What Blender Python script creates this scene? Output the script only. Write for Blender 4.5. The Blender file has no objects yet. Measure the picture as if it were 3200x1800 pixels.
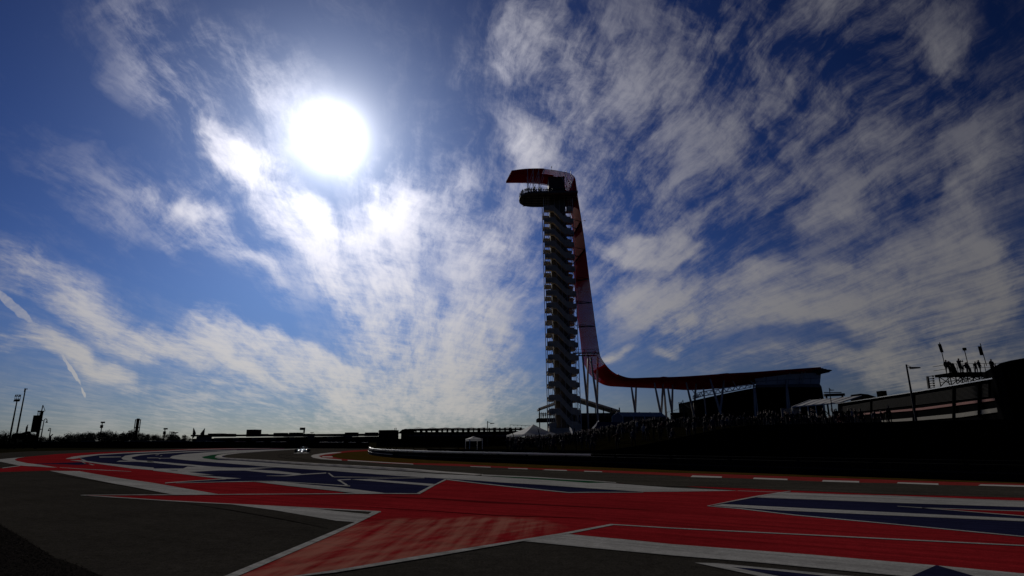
import bpy, math, random
from mathutils import Vector, Matrix
from mathutils.geometry import tessellate_polygon
random.seed(11)
R = math.radians
scn = bpy.context.scene
col = scn.collection

# ------------------------------------------------------------------ camera
FOC = 1820.0; PITCH = math.atan(466 / FOC); ROLL = 0.012; EYE = 1.9
cr, sr = math.cos(ROLL), math.sin(ROLL)
_R0 = Vector((1, 0, 0)); FWD = Vector((0, math.cos(PITCH), math.sin(PITCH))); _U0 = Vector((0, -math.sin(PITCH), math.cos(PITCH)))
RIGHT = _R0 * cr - _U0 * sr
UP = _U0 * cr + _R0 * sr
cam_d = bpy.data.cameras.new('camera'); cam = bpy.data.objects.new('camera', cam_d); col.objects.link(cam)
cam_d.sensor_width = 36; cam_d.lens = 36 * FOC / 3200; cam_d.clip_end = 12000; cam_d.clip_start = 0.1
m = Matrix((RIGHT, UP, -FWD)).transposed().to_4x4(); m.translation = Vector((0, 0, EYE))
cam.matrix_world = m
scn.camera = cam
scn.render.resolution_x = 1024; scn.render.resolution_y = 576
scn.view_settings.view_transform = 'Standard'; scn.view_settings.look = 'None'
scn.view_settings.exposure = -0.9; scn.view_settings.gamma = 1

def ray(px, py):
    return FWD + RIGHT * ((px - 1600) / FOC) + UP * ((900 - py) / FOC)
def gz(px, py, z=0.0):
    d = ray(px, py); k = (z - EYE) / d.z; return Vector((0, 0, EYE)) + d * k
def at(px, py, Y):
    d = ray(px, py); return Vector((0, 0, EYE)) + d * (Y / d.y)

# ------------------------------------------------------------------ sky
SUN = ray(1035, 430).normalized()
SUN_EL = math.asin(SUN.z); SUN_AZ = math.atan2(SUN.x, SUN.y)
world = bpy.data.worlds.new('World'); scn.world = world; world.use_nodes = True
nt = world.node_tree; nt.nodes.clear()
class G:
    """tiny node-graph helper"""
    def __init__(s, nt): s.nt = nt
    def n(s, t, **k):
        x = s.nt.nodes.new(t)
        for a, b in k.items(): setattr(x, a, b)
        return x
    def put(s, sock, v):
        if isinstance(v, bpy.types.NodeSocket): s.nt.links.new(v, sock)
        elif v is not None: sock.default_value = v
    def m(s, op, a, b=None, c=None, clamp=False):
        x = s.n('ShaderNodeMath', operation=op, use_clamp=clamp)
        for i, v in enumerate((a, b, c)):
            if v is not None: s.put(x.inputs[i], v)
        return x.outputs[0]
    def v(s, op, a, b=None):
        x = s.n('ShaderNodeVectorMath', operation=op)
        s.put(x.inputs[0], a)
        if b is not None: s.put(x.inputs[1], b)
        return x.outputs['Value'] if op in ('DOT_PRODUCT', 'LENGTH') else x.outputs[0]
    def scale(s, a, k):
        x = s.n('ShaderNodeVectorMath', operation='SCALE'); s.put(x.inputs[0], a); s.put(x.inputs[3], k); return x.outputs[0]
    def xyz(s, a, b, c):
        x = s.n('ShaderNodeCombineXYZ')
        for i, v in enumerate((a, b, c)): s.put(x.inputs[i], v)
        return x.outputs[0]
    def noise(s, vec, sc, det=4, rough=.55, dist=0.0):
        x = s.n('ShaderNodeTexNoise'); s.put(x.inputs['Vector'], vec); x.inputs['Scale'].default_value = sc
        x.inputs['Detail'].default_value = det; x.inputs['Roughness'].default_value = rough; x.inputs['Distortion'].default_value = dist
        return x.outputs['Fac']
    def mapp(s, vec, loc=(0,0,0), rot=(0,0,0), sc=(1,1,1), typ='POINT'):
        x = s.n('ShaderNodeMapping', vector_type=typ); s.put(x.inputs['Vector'], vec)
        if typ != 'VECTOR': x.inputs['Location'].default_value = loc
        x.inputs['Rotation'].default_value = rot; x.inputs['Scale'].default_value = sc
        return x.outputs[0]
    def ramp(s, f, lo, hi, a=0.0, b=1.0, smooth=True):
        x = s.n('ShaderNodeMapRange', interpolation_type='SMOOTHSTEP' if smooth else 'LINEAR'); s.put(x.inputs[0], f)
        for i, v in enumerate((lo, hi, a, b)): x.inputs[i + 1].default_value = v
        return x.outputs[0]
    def mix(s, f, a, b, typ='MIX'):
        x = s.n('ShaderNodeMix', data_type='RGBA', blend_type=typ); s.put(x.inputs[0], f); s.put(x.inputs[6], a); s.put(x.inputs[7], b)
        return x.outputs[2]

g = G(nt)
tc = g.n('ShaderNodeTexCoord').outputs['Generated']
dirn = g.v('NORMALIZE', tc)
sep = g.n('ShaderNodeSeparateXYZ'); g.put(sep.inputs[0], dirn)
sky = g.n('ShaderNodeTexSky', sky_type='NISHITA'); sky.sun_disc = False
sky.sun_elevation = SUN_EL; sky.sun_rotation = SUN_AZ
sky.air_density = 1.0; sky.dust_density = 0.6; sky.ozone_density = 2.0; sky.altitude = 200
cosS = g.v('DOT_PRODUCT', dirn, tuple(SUN))
ang = g.m('ARCCOSINE', g.m('MINIMUM', cosS, 0.999999))                # radians from the sun
# direction coordinates (gnomonic about the horizon south of the camera) in which the cloud banks are laid out
a_ = g.m('MAXIMUM', g.m('ABSOLUTE', g.v('DOT_PRODUCT', dirn, tuple(FWD))), 0.15)
X_ = g.m('DIVIDE', g.v('DOT_PRODUCT', dirn, tuple(RIGHT)), a_)
Y_ = g.m('DIVIDE', g.v('DOT_PRODUCT', dirn, tuple(UP)), a_)
P_ = g.xyz(X_, Y_, 0.0)
# cloud-layer plane coordinates
zz = g.m('ADD', g.m('MAXIMUM', sep.outputs[2], 0.0), 0.07)
pl = g.xyz(g.m('DIVIDE', sep.outputs[0], zz), g.m('DIVIDE', sep.outputs[1], zz), 0.0)
# warp
w1 = g.n('ShaderNodeTexNoise'); g.put(w1.inputs['Vector'], P_); w1.inputs['Scale'].default_value = 4; w1.inputs['Detail'].default_value = 5
wv = g.scale(g.v('SUBTRACT', w1.outputs['Color'], (.5, .5, .5)), 0.22)
Pw = g.v('ADD', P_, wv)
def px2(x, y): return ((x - 1600) / FOC, (900 - y) / FOC)
BLOBS = [
 (-60,800,460,1010,62,1.2),(430,1000,1150,1200,44,1.2),(300,1000,700,1120,30,.5),(-60,1060,530,1165,32,1.15),(700,1110,1200,1215,45,.8),
 (720,470,1000,740,70,1.0),(940,660,1250,930,85,1.0),(1180,880,1480,1180,120,.65),(1000,820,1250,1120,80,.3),
 (560,400,760,520,45,.65),(560,620,760,740,36,.65),
 (640,750,920,880,28,.5),(250,500,640,660,18,.4),(520,730,700,800,20,.35),(1180,600,1320,760,60,.6),(1240,640,1300,760,40,.6),
 (550,1195,1300,1235,45,.6),(1000,1110,1700,1150,80,.65),(1350,1000,1720,1010,80,.45),(1050,1240,1750,1240,50,.5),
 (1420,560,1600,920,95,.75),(1600,380,1730,560,70,.7),(1690,-20,1560,300,50,.5),(1790,80,1800,320,36,.45),(1840,260,1880,520,45,.5),
 (2150,470,2660,270,70,.50),
 (1830,780,2230,745,44,1.5),(1850,850,2300,880,80,.22),(1880,1020,2900,860,62,.85),(1900,980,2300,930,50,.4),(2280,1020,3250,560,75,.7),(2420,1010,3300,720,60,.65),
 (2600,1040,3300,950,90,.85),(2700,900,3300,800,90,.62),(2450,720,2750,560,50,.55),(2600,500,2780,420,40,.5),(2900,600,3250,420,70,.5),
 (2850,330,3010,80,70,.55),(2180,1155,3300,1090,30,.9),(2500,1190,3300,1150,40,.8),(1880,1112,2000,1105,12,.8),(2050,1098,2200,1080,14,.85),
 (1450,80,1420,340,30,.3),
]
VEILS = [(1880,380,2000,940,150,.75),(1960,640,2560,60,320,.85),(2300,200,2950,-120,260,.55),(2050,620,2700,380,130,.6),(380,-20,680,240,90,.42),(420,240,640,450,70,.55),
 (740,150,850,440,90,.5),(560,560,760,760,70,.5),(120,480,640,700,50,.35),(-100,1290,1900,1290,110,.8),(640,740,1000,900,60,.45),(1420,500,1600,960,150,.6),(2500,760,3300,300,150,.5),(2850,560,3250,380,90,.35),
 (1690,-40,1560,320,90,.6),(1800,0,1850,400,90,.55),(1180,560,1330,800,80,.45),(500,1200,1700,1230,60,.55),(1900,1000,2600,960,110,.3),(2600,1180,3300,1120,90,.6),(-60,860,560,1080,90,.3),(960,1120,1700,1080,110,.35)]
def blobsum(L_, k):
    acc = None
    for (x1, y1, x2, y2, w, amp) in L_:
        cx, cy = px2((x1 + x2) / 2, (y1 + y2) / 2); L = math.hypot(x2 - x1, y2 - y1)
        mp = g.mapp(Pw, (cx, cy, 0), (0, 0, math.atan2(-(y2 - y1), x2 - x1)), ((L / 2 + w * 1.4) / FOC, w * 2.1 / FOC, 1), 'TEXTURE')
        gr = g.n('ShaderNodeTexGradient', gradient_type='SPHERICAL'); g.put(gr.inputs[0], mp)
        t = g.m('MULTIPLY', gr.outputs['Fac'], amp * k)
        acc = t if acc is None else g.m('ADD', acc, t)
    return acc
mask = g.m('MINIMUM', blobsum(BLOBS, 1.5), 1.15)
vmask = g.m('MINIMUM', blobsum(VEILS, 1.5), 1.0)
# fibres drawn out along the wind in the cloud layer, shorter ripples across it and broad patchiness
wsub = g.v('SUBTRACT', w1.outputs['Color'], (.5, .5, .5))
pw = g.v('ADD', pl, g.scale(wsub, 0.32))
f1 = g.noise(g.mapp(pw, (0, 0, 0), (0, 0, R(9.4)), (.17, 1.2, 1), 'TEXTURE'), 1.0, 10, .70)
f3 = g.noise(g.mapp(g.v('ADD', pl, g.scale(wsub, .3)), (4, 2, 0), (0, 0, R(-38)), (.12, .36, 1), 'TEXTURE'), 1.0, 9, .66)
f2 = g.noise(Pw, 6.5, 11, .66)
fb = g.m('ADD', g.m('ADD', g.m('MULTIPLY', f1, .42), g.m('MULTIPLY', f2, .40)), g.m('MULTIPLY', f3, .18))
dens = g.m('ADD', g.m('MULTIPLY', mask, .58), g.m('MULTIPLY', g.m('MULTIPLY', g.m('SUBTRACT', fb, .49), 4.2), g.ramp(mask, 0, .45, .55, 1.0)))
cover = g.m('MULTIPLY', g.ramp(dens, 0.0, 1.05), g.ramp(mask, 0.0, .9, .42, 1.0))
f4 = g.noise(g.mapp(g.v('ADD', pl, g.scale(wsub, .16)), (1, 7, 0), (0, 0, R(9.4)), (.12, .8, 1), 'TEXTURE'), 1.0, 10, .70)
f5 = g.noise(g.mapp(g.v('ADD', pl, g.scale(wsub, .22)), (3, 5, 0), (0, 0, R(-12)), (.20, .55, 1), 'TEXTURE'), 1.0, 10, .70)
vs_ = g.ramp(g.m('ADD', g.m('ADD', g.m('MULTIPLY', f4, .34), g.m('MULTIPLY', f5, .30)), g.m('MULTIPLY', f2, .36)), .44, .61, .0, 1.0)
veil = g.m('MULTIPLY', g.m('MULTIPLY', g.m('POWER', vmask, .75), vs_), .66)
cover = g.m('SUBTRACT', g.m('ADD', cover, veil), g.m('MULTIPLY', cover, veil))
# thin old contrail, frayed
con = None
for (x1, y1, x2, y2, w) in [(-20,905,105,1010,10),(95,1000,172,1078,5.5),(165,1068,255,1205,4.5),(256,1212,263,1240,4)]:
    cx, cy = px2((x1 + x2) / 2, (y1 + y2) / 2); L = math.hypot(x2 - x1, y2 - y1)
    w2 = g.n('ShaderNodeTexNoise'); g.put(w2.inputs['Vector'], P_); w2.inputs['Scale'].default_value = 40; w2.inputs['Detail'].default_value = 3
    pc = g.v('ADD', P_, g.scale(g.v('SUBTRACT', w2.outputs['Color'], (.5, .5, .5)), 0.015))
    mp = g.mapp(pc, (cx, cy, 0), (0, 0, math.atan2(-(y2 - y1), x2 - x1)), ((L / 2 + w * 2.4) / FOC, w * 1.6 / FOC, 1), 'TEXTURE')
    gr = g.n('ShaderNodeTexGradient', gradient_type='SPHERICAL'); g.put(gr.inputs[0], mp)
    t = g.ramp(gr.outputs['Fac'], 0.03, .35)
    con = t if con is None else g.m('MAXIMUM', con, t)
cover = g.m('MAXIMUM', cover, g.m('MULTIPLY', con, g.ramp(f2, .38, .56, .35, .85)))
cover = g.m('MULTIPLY', cover, g.ramp(sep.outputs[2], -0.02, 0.03))
# the clouds scatter sunlight forwards: bright round the sun, grey away from it
cb = g.m('ADD', g.m('MULTIPLY', g.m('POWER', 2.718, g.m('MULTIPLY', ang, -3.8)), 3.3), 0.19)
cloudcol = g.mix(g.ramp(sep.outputs[2], 0.0, 0.32), (1.0, .965, .92, 1), (.97, .955, 1.05, 1))
cl = g.scale(cloudcol, cb)
skyc = g.n('ShaderNodeGamma'); g.put(skyc.inputs[0], g.scale(sky.outputs[0], 0.1 * 0.25)); skyc.inputs[1].default_value = 1.7
base = g.v('MULTIPLY', skyc.outputs[0], (1.62, 3.30, 6.9))
hz_ = g.ramp(sep.outputs[2], 0.0, 0.24, .56, 1.0)
base = g.scale(base, g.m('MULTIPLY', hz_, g.ramp(ang, .25, 1.1, 1.0, .52)))
base = g.mix(g.ramp(sep.outputs[2], 0.0, 0.22, 1.0, 0.0), base, g.v('MULTIPLY', base, (1.06, .95, 1.12)))
tot = g.mix(g.m('MULTIPLY', cover, .92, clamp=True), base, cl)
# aureole of the sun behind thin cirrus and the blown-out disc
def glow(k, amp): return g.m('MULTIPLY', g.m('POWER', 2.718, g.m('MULTIPLY', ang, k)), amp)
au = g.m('ADD', g.m('ADD', glow(-50.0, 15.0), glow(-18.0, 1.5)), glow(-7.0, .30))
tot = g.v('ADD', tot, g.scale((1.0, .98, .95), au))
# pale dusty air low over the horizon, brightest under the sun
hzb = g.m('MULTIPLY', g.m('MULTIPLY', g.m('POWER', 2.718, g.m('MULTIPLY', g.m('MAXIMUM', sep.outputs[2], 0.0), -9.0)), g.m('POWER', 2.718, g.m('MULTIPLY', ang, -1.6))), .50)
tot = g.v('ADD', tot, g.scale((1.0, .98, .93), g.m('MULTIPLY', hzb, g.ramp(sep.outputs[2], -.02, .005))))
bg = g.n('ShaderNodeBackground'); g.put(bg.inputs[0], tot); bg.inputs[1].default_value = 1.0
out = g.n('ShaderNodeOutputWorld'); g.put(out.inputs[0], bg.outputs[0])

sun_d = bpy.data.lights.new('sun', 'SUN'); sun_d.energy = 3.2; sun_d.angle = R(0.5); sun_d.color = (1, .95, .87)
sun = bpy.data.objects.new('sun', sun_d); col.objects.link(sun); sun.rotation_euler = SUN.to_track_quat('Z', 'Y').to_euler()
sun.location = (0, 0, 60)

# ------------------------------------------------------------------ helpers
def tag(o, label=None, cat=None, group=None, kind=None):
    if label: o['label'] = label
    if cat: o['category'] = cat
    if group: o['group'] = group
    if kind: o['kind'] = kind
    return o
def empty(name, loc=(0, 0, 0), rz=0, label=None, cat=None, group=None):
    o = bpy.data.objects.new(name, None); col.objects.link(o); o.location = loc; o.rotation_euler = (0, 0, rz)
    o.empty_display_size = .5
    return tag(o, label, cat, group)
def copy_tree(o, parent=None):
    c = o.copy(); col.objects.link(c)
    if parent is not None: c.parent = parent
    for ch in list(o.children): copy_tree(ch, c)
    return c
class MB:
    def __init__(s): s.v = []; s.f = []; s.mi = []
    def add(s, vs, fs, mi=0):
        b = len(s.v); s.v += [tuple(v) for v in vs]; s.f += [tuple(b + i for i in f) for f in fs]; s.mi += [mi] * len(fs); return s
    def box(s, c, sz, rz=0, mi=0, M=None):
        hx, hy, hz = sz[0] / 2, sz[1] / 2, sz[2] / 2; vs = []
        ca, sa = math.cos(rz), math.sin(rz)
        for x, y, z in ((-1,-1,-1),(1,-1,-1),(1,1,-1),(-1,1,-1),(-1,-1,1),(1,-1,1),(1,1,1),(-1,1,1)):
            p = Vector((x * hx, y * hy, z * hz))
            p = (M @ p) if M else Vector((p.x * ca - p.y * sa, p.x * sa + p.y * ca, p.z))
            vs.append(p + Vector(c))
        return s.add(vs, ((0,3,2,1),(4,5,6,7),(0,1,5,4),(1,2,6,5),(2,3,7,6),(3,0,4,7)), mi)
    def bar(s, a, b, w, h=None, mi=0):
        a = Vector(a); b = Vector(b); h = h or w; d = b - a; L = d.length
        if L < 1e-6: return s
        q = d.to_track_quat('Z', 'Y').to_matrix()
        if abs(d.normalized().z) < .99:
            z = d.normalized(); x = z.cross(Vector((0, 0, 1))).normalized(); y = x.cross(z) * 1.0; q = Matrix((x, y, z)).transposed()
        return s.box((a + b) / 2, (w, h, L), 0, mi, q)
    def tube(s, pts, r, n=8, mi=0, cap=True):
        pts = [Vector(p) for p in pts]; rs = r if isinstance(r, (list, tuple)) else [r] * len(pts)
        vs = []; prevx = None
        for i, p in enumerate(pts):
            d = (pts[min(i + 1, len(pts) - 1)] - pts[max(i - 1, 0)]).normalized()
            ref = prevx if prevx is not None else (Vector((0, 0, 1)) if abs(d.z) < .9 else Vector((1, 0, 0)))
            y = d.cross(ref)
            if y.length < 1e-5: y = d.cross(Vector((.3, .5, .7)))
            y.normalize(); x = y.cross(d).normalized(); prevx = x
            for k in range(n):
                t = 2 * math.pi * k / n; vs.append(p + (x * math.cos(t) + y * math.sin(t)) * rs[i])
        fs = [(i * n + k, i * n + (k + 1) % n, (i + 1) * n + (k + 1) % n, (i + 1) * n + k) for i in range(len(pts) - 1) for k in range(n)]
        if cap: fs += [tuple(range(n))[::-1], tuple((len(pts) - 1) * n + k for k in range(n))]
        return s.add(vs, fs, mi)
    def prism(s, poly, z0, z1, mi=0):
        """vertical extrusion of an xy polygon"""
        n = len(poly); vs = [(p[0], p[1], z0) for p in poly] + [(p[0], p[1], z1) for p in poly]
        tr = tessellate_polygon([[Vector((p[0], p[1], 0)) for p in poly]])
        fs = [tuple(t)[::-1] for t in tr] + [tuple(i + n for i in t) for t in tr] + [(i, (i + 1) % n, (i + 1) % n + n, i + n) for i in range(n)]
        return s.add(vs, fs, mi)
    def slab(s, poly3, off, mi=0):
        """a 3D polygon given thickness along a vector"""
        n = len(poly3); off = Vector(off); p = [Vector(q) for q in poly3]
        tr = tessellate_polygon([p])
        fs = [tuple(t) for t in tr] + [tuple(i + n for i in t)[::-1] for t in tr] + [(i, (i + 1) % n, (i + 1) % n + n, i + n) for i in range(n)]
        return s.add(p + [q + off for q in p], fs, mi)
    def build(s, name, mats, parent=None, smooth=False):
        me = bpy.data.meshes.new(name); me.from_pydata(s.v, [], s.f)
        for mt in (mats if isinstance(mats, (list, tuple)) else [mats]): me.materials.append(mt)
        if any(s.mi): me.polygons.foreach_set('material_index', s.mi)
        if smooth: me.polygons.foreach_set('use_smooth', [True] * len(s.f))
        me.update()
        o = bpy.data.objects.new(name, me); col.objects.link(o)
        if parent is not None: o.parent = parent
        return o
def mat(name, colr, rough=.7, metal=0.0, var=.12, scale=3.0, bump=0.0, bscale=30, spec=.5, trans=None, fn=None):
    mt = bpy.data.materials.new(name); mt.use_nodes = True; t = mt.node_tree; b = t.nodes['Principled BSDF']; k = G(t)
    c = k.n('ShaderNodeTexCoord').outputs['Object']
    nz = k.noise(c, scale, 5, .6)
    fac = k.ramp(nz, .25, .75, 1 - var, 1 + var, False)
    cc = k.scale(tuple(colr[:3]), fac)
    if fn: cc, rough2 = fn(k, c, cc)
    else: rough2 = None
    k.put(b.inputs['Base Color'], cc); b.inputs['Roughness'].default_value = rough; b.inputs['Metallic'].default_value = metal
    if rough2 is not None: k.put(b.inputs['Roughness'], rough2)
    b.inputs['Specular IOR Level'].default_value = spec
    if bump:
        bn = k.n('ShaderNodeBump'); bn.inputs['Strength'].default_value = bump; bn.inputs['Distance'].default_value = .02
        k.put(bn.inputs['Height'], k.noise(c, bscale, 4, .65)); k.put(b.inputs['Normal'], bn.outputs[0])
    if trans:
        tr = k.n('ShaderNodeBsdfTranslucent'); tr.inputs[0].default_value = (*trans[:3], 1)
        mx = k.n('ShaderNodeMixShader'); mx.inputs[0].default_value = trans[3]
        k.put(mx.inputs[1], b.outputs[0]); k.put(mx.inputs[2], tr.outputs[0]); k.put(t.nodes['Material Output'].inputs[0], mx.outputs[0])
    return mt
# ------------------------------------------------------------------ ground and paint
ZOOM = {'A': (0, 1380, .42702), 'B': (1050, 1380, .42702), 'C': (2100, 1380, .42702),
        '1': (0, 1395, .18634), '2': (460, 1395, .18634), '3': (900, 1395, .18634), '4': (1360, 1430, .18634), 'S': (0, 0, 1)}
def pts(*spec):
    """('A', (x,y), (x,y), 'B', ...) -> photo pixels"""
    out = []; z = ZOOM['S']
    for s_ in spec:
        if isinstance(s_, str): z = ZOOM[s_]
        else: out.append((z[0] + s_[0] * z[2], z[1] + s_[1] * z[2]))
    return out
STEP = 0.003
def sheet(mb, pix, lvl, world_pts=None):
    z = 0.004 + STEP * lvl
    P = [gz(x, y, z) for x, y in pix] + [Vector((a, b, z)) for a, b in (world_pts or [])]
    tr = tessellate_polygon([P]); nrm = []
    for t in tr:
        a, b, c = (P[i] for i in t)
        nrm.append(tuple(t) if (b - a).cross(c - a).z > 0 else tuple(t)[::-1])
    mb.add(P, nrm)
def strip(mb, pix, t, lvl):
    """painted line through photo points with half-thickness t pixels at each point"""
    ts = t if isinstance(t, list) else [t] * len(pix)
    up = [(x, y - h) for (x, y), h in zip(pix, ts)]; dn = [(x, y + h) for (x, y), h in zip(pix, ts)]
    sheet(mb, up + dn[::-1], lvl)

def pdir(a, b): p, q = gz(*a), gz(*b); return math.atan2(q.y - p.y, q.x - p.x)
DIR_MAIN = pdir((1050, 1548), (1900, 1606)); DIR_SCUFF = pdir((1050, 1718), (1242, 1621)); DIR_ARM = pdir((1240, 1720), (1500, 1675))
def asphalt_fn(base, streak=.2, worn=None):
    def fn(k, c, cc):
        fine = k.ramp(k.noise(c, 26, 4, .85), .32, .68, .50, 1.55, False)
        grit = k.ramp(k.noise(c, 38, 2, .9), .68, .78, 0, 1, False)
        mid = k.ramp(k.noise(c, .35, 5, .6), .3, .7, .84, 1.18, False)
        st = k.ramp(k.noise(k.mapp(c, (0, 0, 0), (0, 0, DIR_MAIN), (14, .55, 1), 'TEXTURE'), 1.0, 5, .65), .3, .72, 1 - streak, 1 + streak, False)
        coarse = k.ramp(k.noise(c, 5.5, 5, .75), .3, .7, .74, 1.3, False)
        f = k.m('MULTIPLY', k.m('MULTIPLY', k.m('MULTIPLY', fine, coarse), mid), st)
        col_ = k.mix(k.m('MULTIPLY', grit, .8), k.scale(cc, f), (.13, .12, .105, 1))
        return col_, None
    return fn
def paint_fn(scuff=False, wear=.55, dk=.68):
    def fn(k, c, cc):
        # rubber laid down by wheels: long thin streaks following the corner
        st1 = k.noise(k.mapp(c, (0, 0, 0), (0, 0, DIR_MAIN), (9, .28, 1), 'TEXTURE'), 1.0, 7, .72, .1)
        dark = k.ramp(st1, .44, .64, 1.08, dk, False)
        st2 = k.noise(k.mapp(c, (3, 1, 0), (0, 0, DIR_MAIN + .10), (16, .12, 1), 'TEXTURE'), 1.0, 3, .6)
        dark = k.m('MULTIPLY', dark, k.ramp(st2, .60, .70, 1.0, .80, False))
        grain = k.ramp(k.noise(c, 30, 4, .85), .3, .7, .72, 1.28, False)
        big = k.ramp(k.noise(c, .22, 4, .6), .3, .7, .82, 1.2, False)
        o = k.scale(cc, k.m('MULTIPLY', k.m('MULTIPLY', k.m('MULTIPLY', dark, grain), big), k.ramp(k.noise(c, 5.0, 5, .75), .3, .7, .86, 1.14, False)))
        pit = k.ramp(k.noise(c, 24, 2, .9), .66, .76, 0, wear, False)
        o = k.mix(pit, o, (.04, .035, .032, 1))
        if scuff:
            mp = k.mapp(c, SC_LOC, (0, 0, SC_ROT), SC_SZ, 'TEXTURE')
            edge = k.n('ShaderNodeTexNoise'); k.put(edge.inputs['Vector'], c); edge.inputs['Scale'].default_value = .8; edge.inputs['Detail'].default_value = 4
            mp = k.v('ADD', mp, k.scale(k.v('SUBTRACT', edge.outputs['Color'], (.5, .5, .5)), .35))
            gr = k.n('ShaderNodeTexGradient', gradient_type='SPHERICAL'); k.put(gr.inputs[0], mp)
            a = k.ramp(gr.outputs['Fac'], .0, .22)
            s1 = k.noise(k.mapp(c, (0, 0, 0), (0, 0, DIR_SCUFF), (4.5, .30, 1), 'TEXTURE'), 1.0, 4, .55, .05)
            s1b = k.noise(k.mapp(c, (0, 0, 0), (0, 0, DIR_ARM), (5.5, .55, 1), 'TEXTURE'), 1.0, 4, .55, .1)
            s2 = k.m('MULTIPLY', a, k.ramp(k.m('ADD', k.m('MULTIPLY', s1, .55), k.m('MULTIPLY', s1b, .45)), .36, .62))
            o = k.mix(k.m('MULTIPLY', s2, .50), o, (.36, .19, .135, 1))
        return o, k.ramp(k.noise(c, .8, 4, .6), .3, .7, .72, .88, False)
    return fn
sc0 = gz(1225, 1688); SC_LOC = (sc0.x, sc0.y, 0); SC_ROT = DIR_ARM; SC_SZ = (4.2, 2.9, 60)

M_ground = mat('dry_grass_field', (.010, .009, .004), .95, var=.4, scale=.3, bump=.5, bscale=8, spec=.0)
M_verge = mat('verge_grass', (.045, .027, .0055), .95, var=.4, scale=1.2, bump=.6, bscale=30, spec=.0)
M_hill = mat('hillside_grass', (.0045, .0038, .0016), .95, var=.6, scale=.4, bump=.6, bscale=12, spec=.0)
M_runoff = mat('runoff_asphalt', (.0295, .0265, .0225), .7, var=.1, bump=.7, bscale=70, spec=.0, fn=asphalt_fn(0,.10))
M_track = mat('track_asphalt', (.038, .0335, .0275), .7, var=.1, bump=.5, bscale=70, spec=.0, fn=asphalt_fn(0, .25))
M_red = mat('red_track_paint', (.200, .0115, .0145), .8, var=.06, bump=.3, bscale=60, spec=.0, fn=paint_fn(True))
M_white = mat('white_track_paint', (.265, .258, .244), .8, var=.07, bump=.4, bscale=80, spec=.0, fn=paint_fn())
M_blue = mat('blue_track_paint', (.0130, .0138, .036), .8, var=.1, bump=.4, bscale=80, spec=.0, fn=paint_fn())
M_green = mat('green_track_paint', (.010, .050, .022), .8, var=.1, spec=.0)
M_kred = mat('red_kerb_paint', (.17, .022, .02), .6, var=.25, scale=2, spec=.0)
M_kwhite = mat('white_kerb_paint', (.33, .31, .285), .55, var=.2, scale=4, spec=.0)
M_gravel = mat('gravel_stone', (.013, .0113, .0103), .8, var=.7, scale=25, bump=1, bscale=60, spec=.0)

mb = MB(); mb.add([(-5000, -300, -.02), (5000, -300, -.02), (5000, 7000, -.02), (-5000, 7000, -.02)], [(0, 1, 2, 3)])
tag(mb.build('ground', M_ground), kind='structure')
mb = MB()
sheet(mb, pts('1', (-900, 130), (0, 110), (450, 85), (1000, 72), (1700, 55), (2576, 40), '2', (800, 30), (1500, 22), (2576, 22), '3', (500, 28), (1345, 38)), 0,
      [(60, 95), (120, 40), (120, -25), (-80, -25), (-260, 90)])
tag(mb.build('runoff_asphalt', M_runoff), kind='structure')
# racing line asphalt inside the kerbs
mb = MB()
sheet(mb, pts('2', (2540, 50), (1900, 85), (1500, 118), (1300, 155), (1290, 180), (1350, 212), (1800, 238), (2576, 290), '3', (0, 282), (600, 316), (1200, 350), (1800, 388), (2576, 438),
      '4', (500, 275), (1600, 322), (2576, 383), 'B', (2300, 322), 'C', (300, 330), (870, 356), (1500, 383), (2576, 410), (3300, 428), (3300, 340), (2576, 328), (1100, 290), (140, 256), '4', (2200, 218), (960, 165), (0, 130), '3', (2100, 300), (1200, 252), (560, 210), (400, 180), (385, 162), (400, 150), (760, 100), (1340, 45), (600, 32), (0, 28)), 3.5)
tag(mb.build('race_track', M_track), kind='structure')
# inside verge
mb = MB()
sheet(mb, pts('3', (1340, 76), (1000, 100), (820, 122), (735, 150), (740, 168), (800, 185), (900, 205), (1200, 233), (1600, 260), (2000, 274), (2576, 288), '4', (400, 105), (1000, 140), (1700, 175), (2576, 200),
      'C', (0, 228), (400, 238), (1100, 262), (2000, 292), (2576, 308), (3400, 330)), 3.8, [(120, 60), (120, 110), (20, 130)])
tag(mb.build('grass_verge', M_verge), kind='structure')
# kerbs
mb = MB()
sheet(mb, pts('3', (1345, 52), (1000, 72), (760, 100), (560, 122), (420, 145), (388, 162), (420, 185), (560, 210), (800, 230), (1200, 250), (1600, 285), (2100, 302), (2576, 320), '4', (0, 130), (600, 150), (960, 165), (1540, 190), (1800, 205), (2200, 220), (2576, 235),
      'C', (0, 248), (140, 258), (365, 264), (600, 272), (845, 281), (1100, 292), (1370, 299), (1650, 305), (1950, 316), (2576, 331), (3300, 350), (3300, 332), (2576, 309), (2000, 293), (1100, 263), (400, 239), (0, 229), '4', (2576, 201), (1700, 176), (1000, 141), (400, 106), (0, 97),
      '3', (2576, 289), (2000, 275), (1600, 261), (1200, 234), (900, 206), (800, 186), (735, 168), (728, 150), (820, 121), (1000, 99), (1340, 75)), 4.2)
inner = mb.build('inside_kerb', M_kred); tag(inner, kind='structure')
mb = MB()
sheet(mb, pts('3', (760, 98), (560, 118), (420, 140), (383, 162), (420, 188), (560, 213), (900, 236), (900, 222), (650, 200), (560, 185), (510, 160), (620, 135), (860, 108), (900, 96)), 5)
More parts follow.
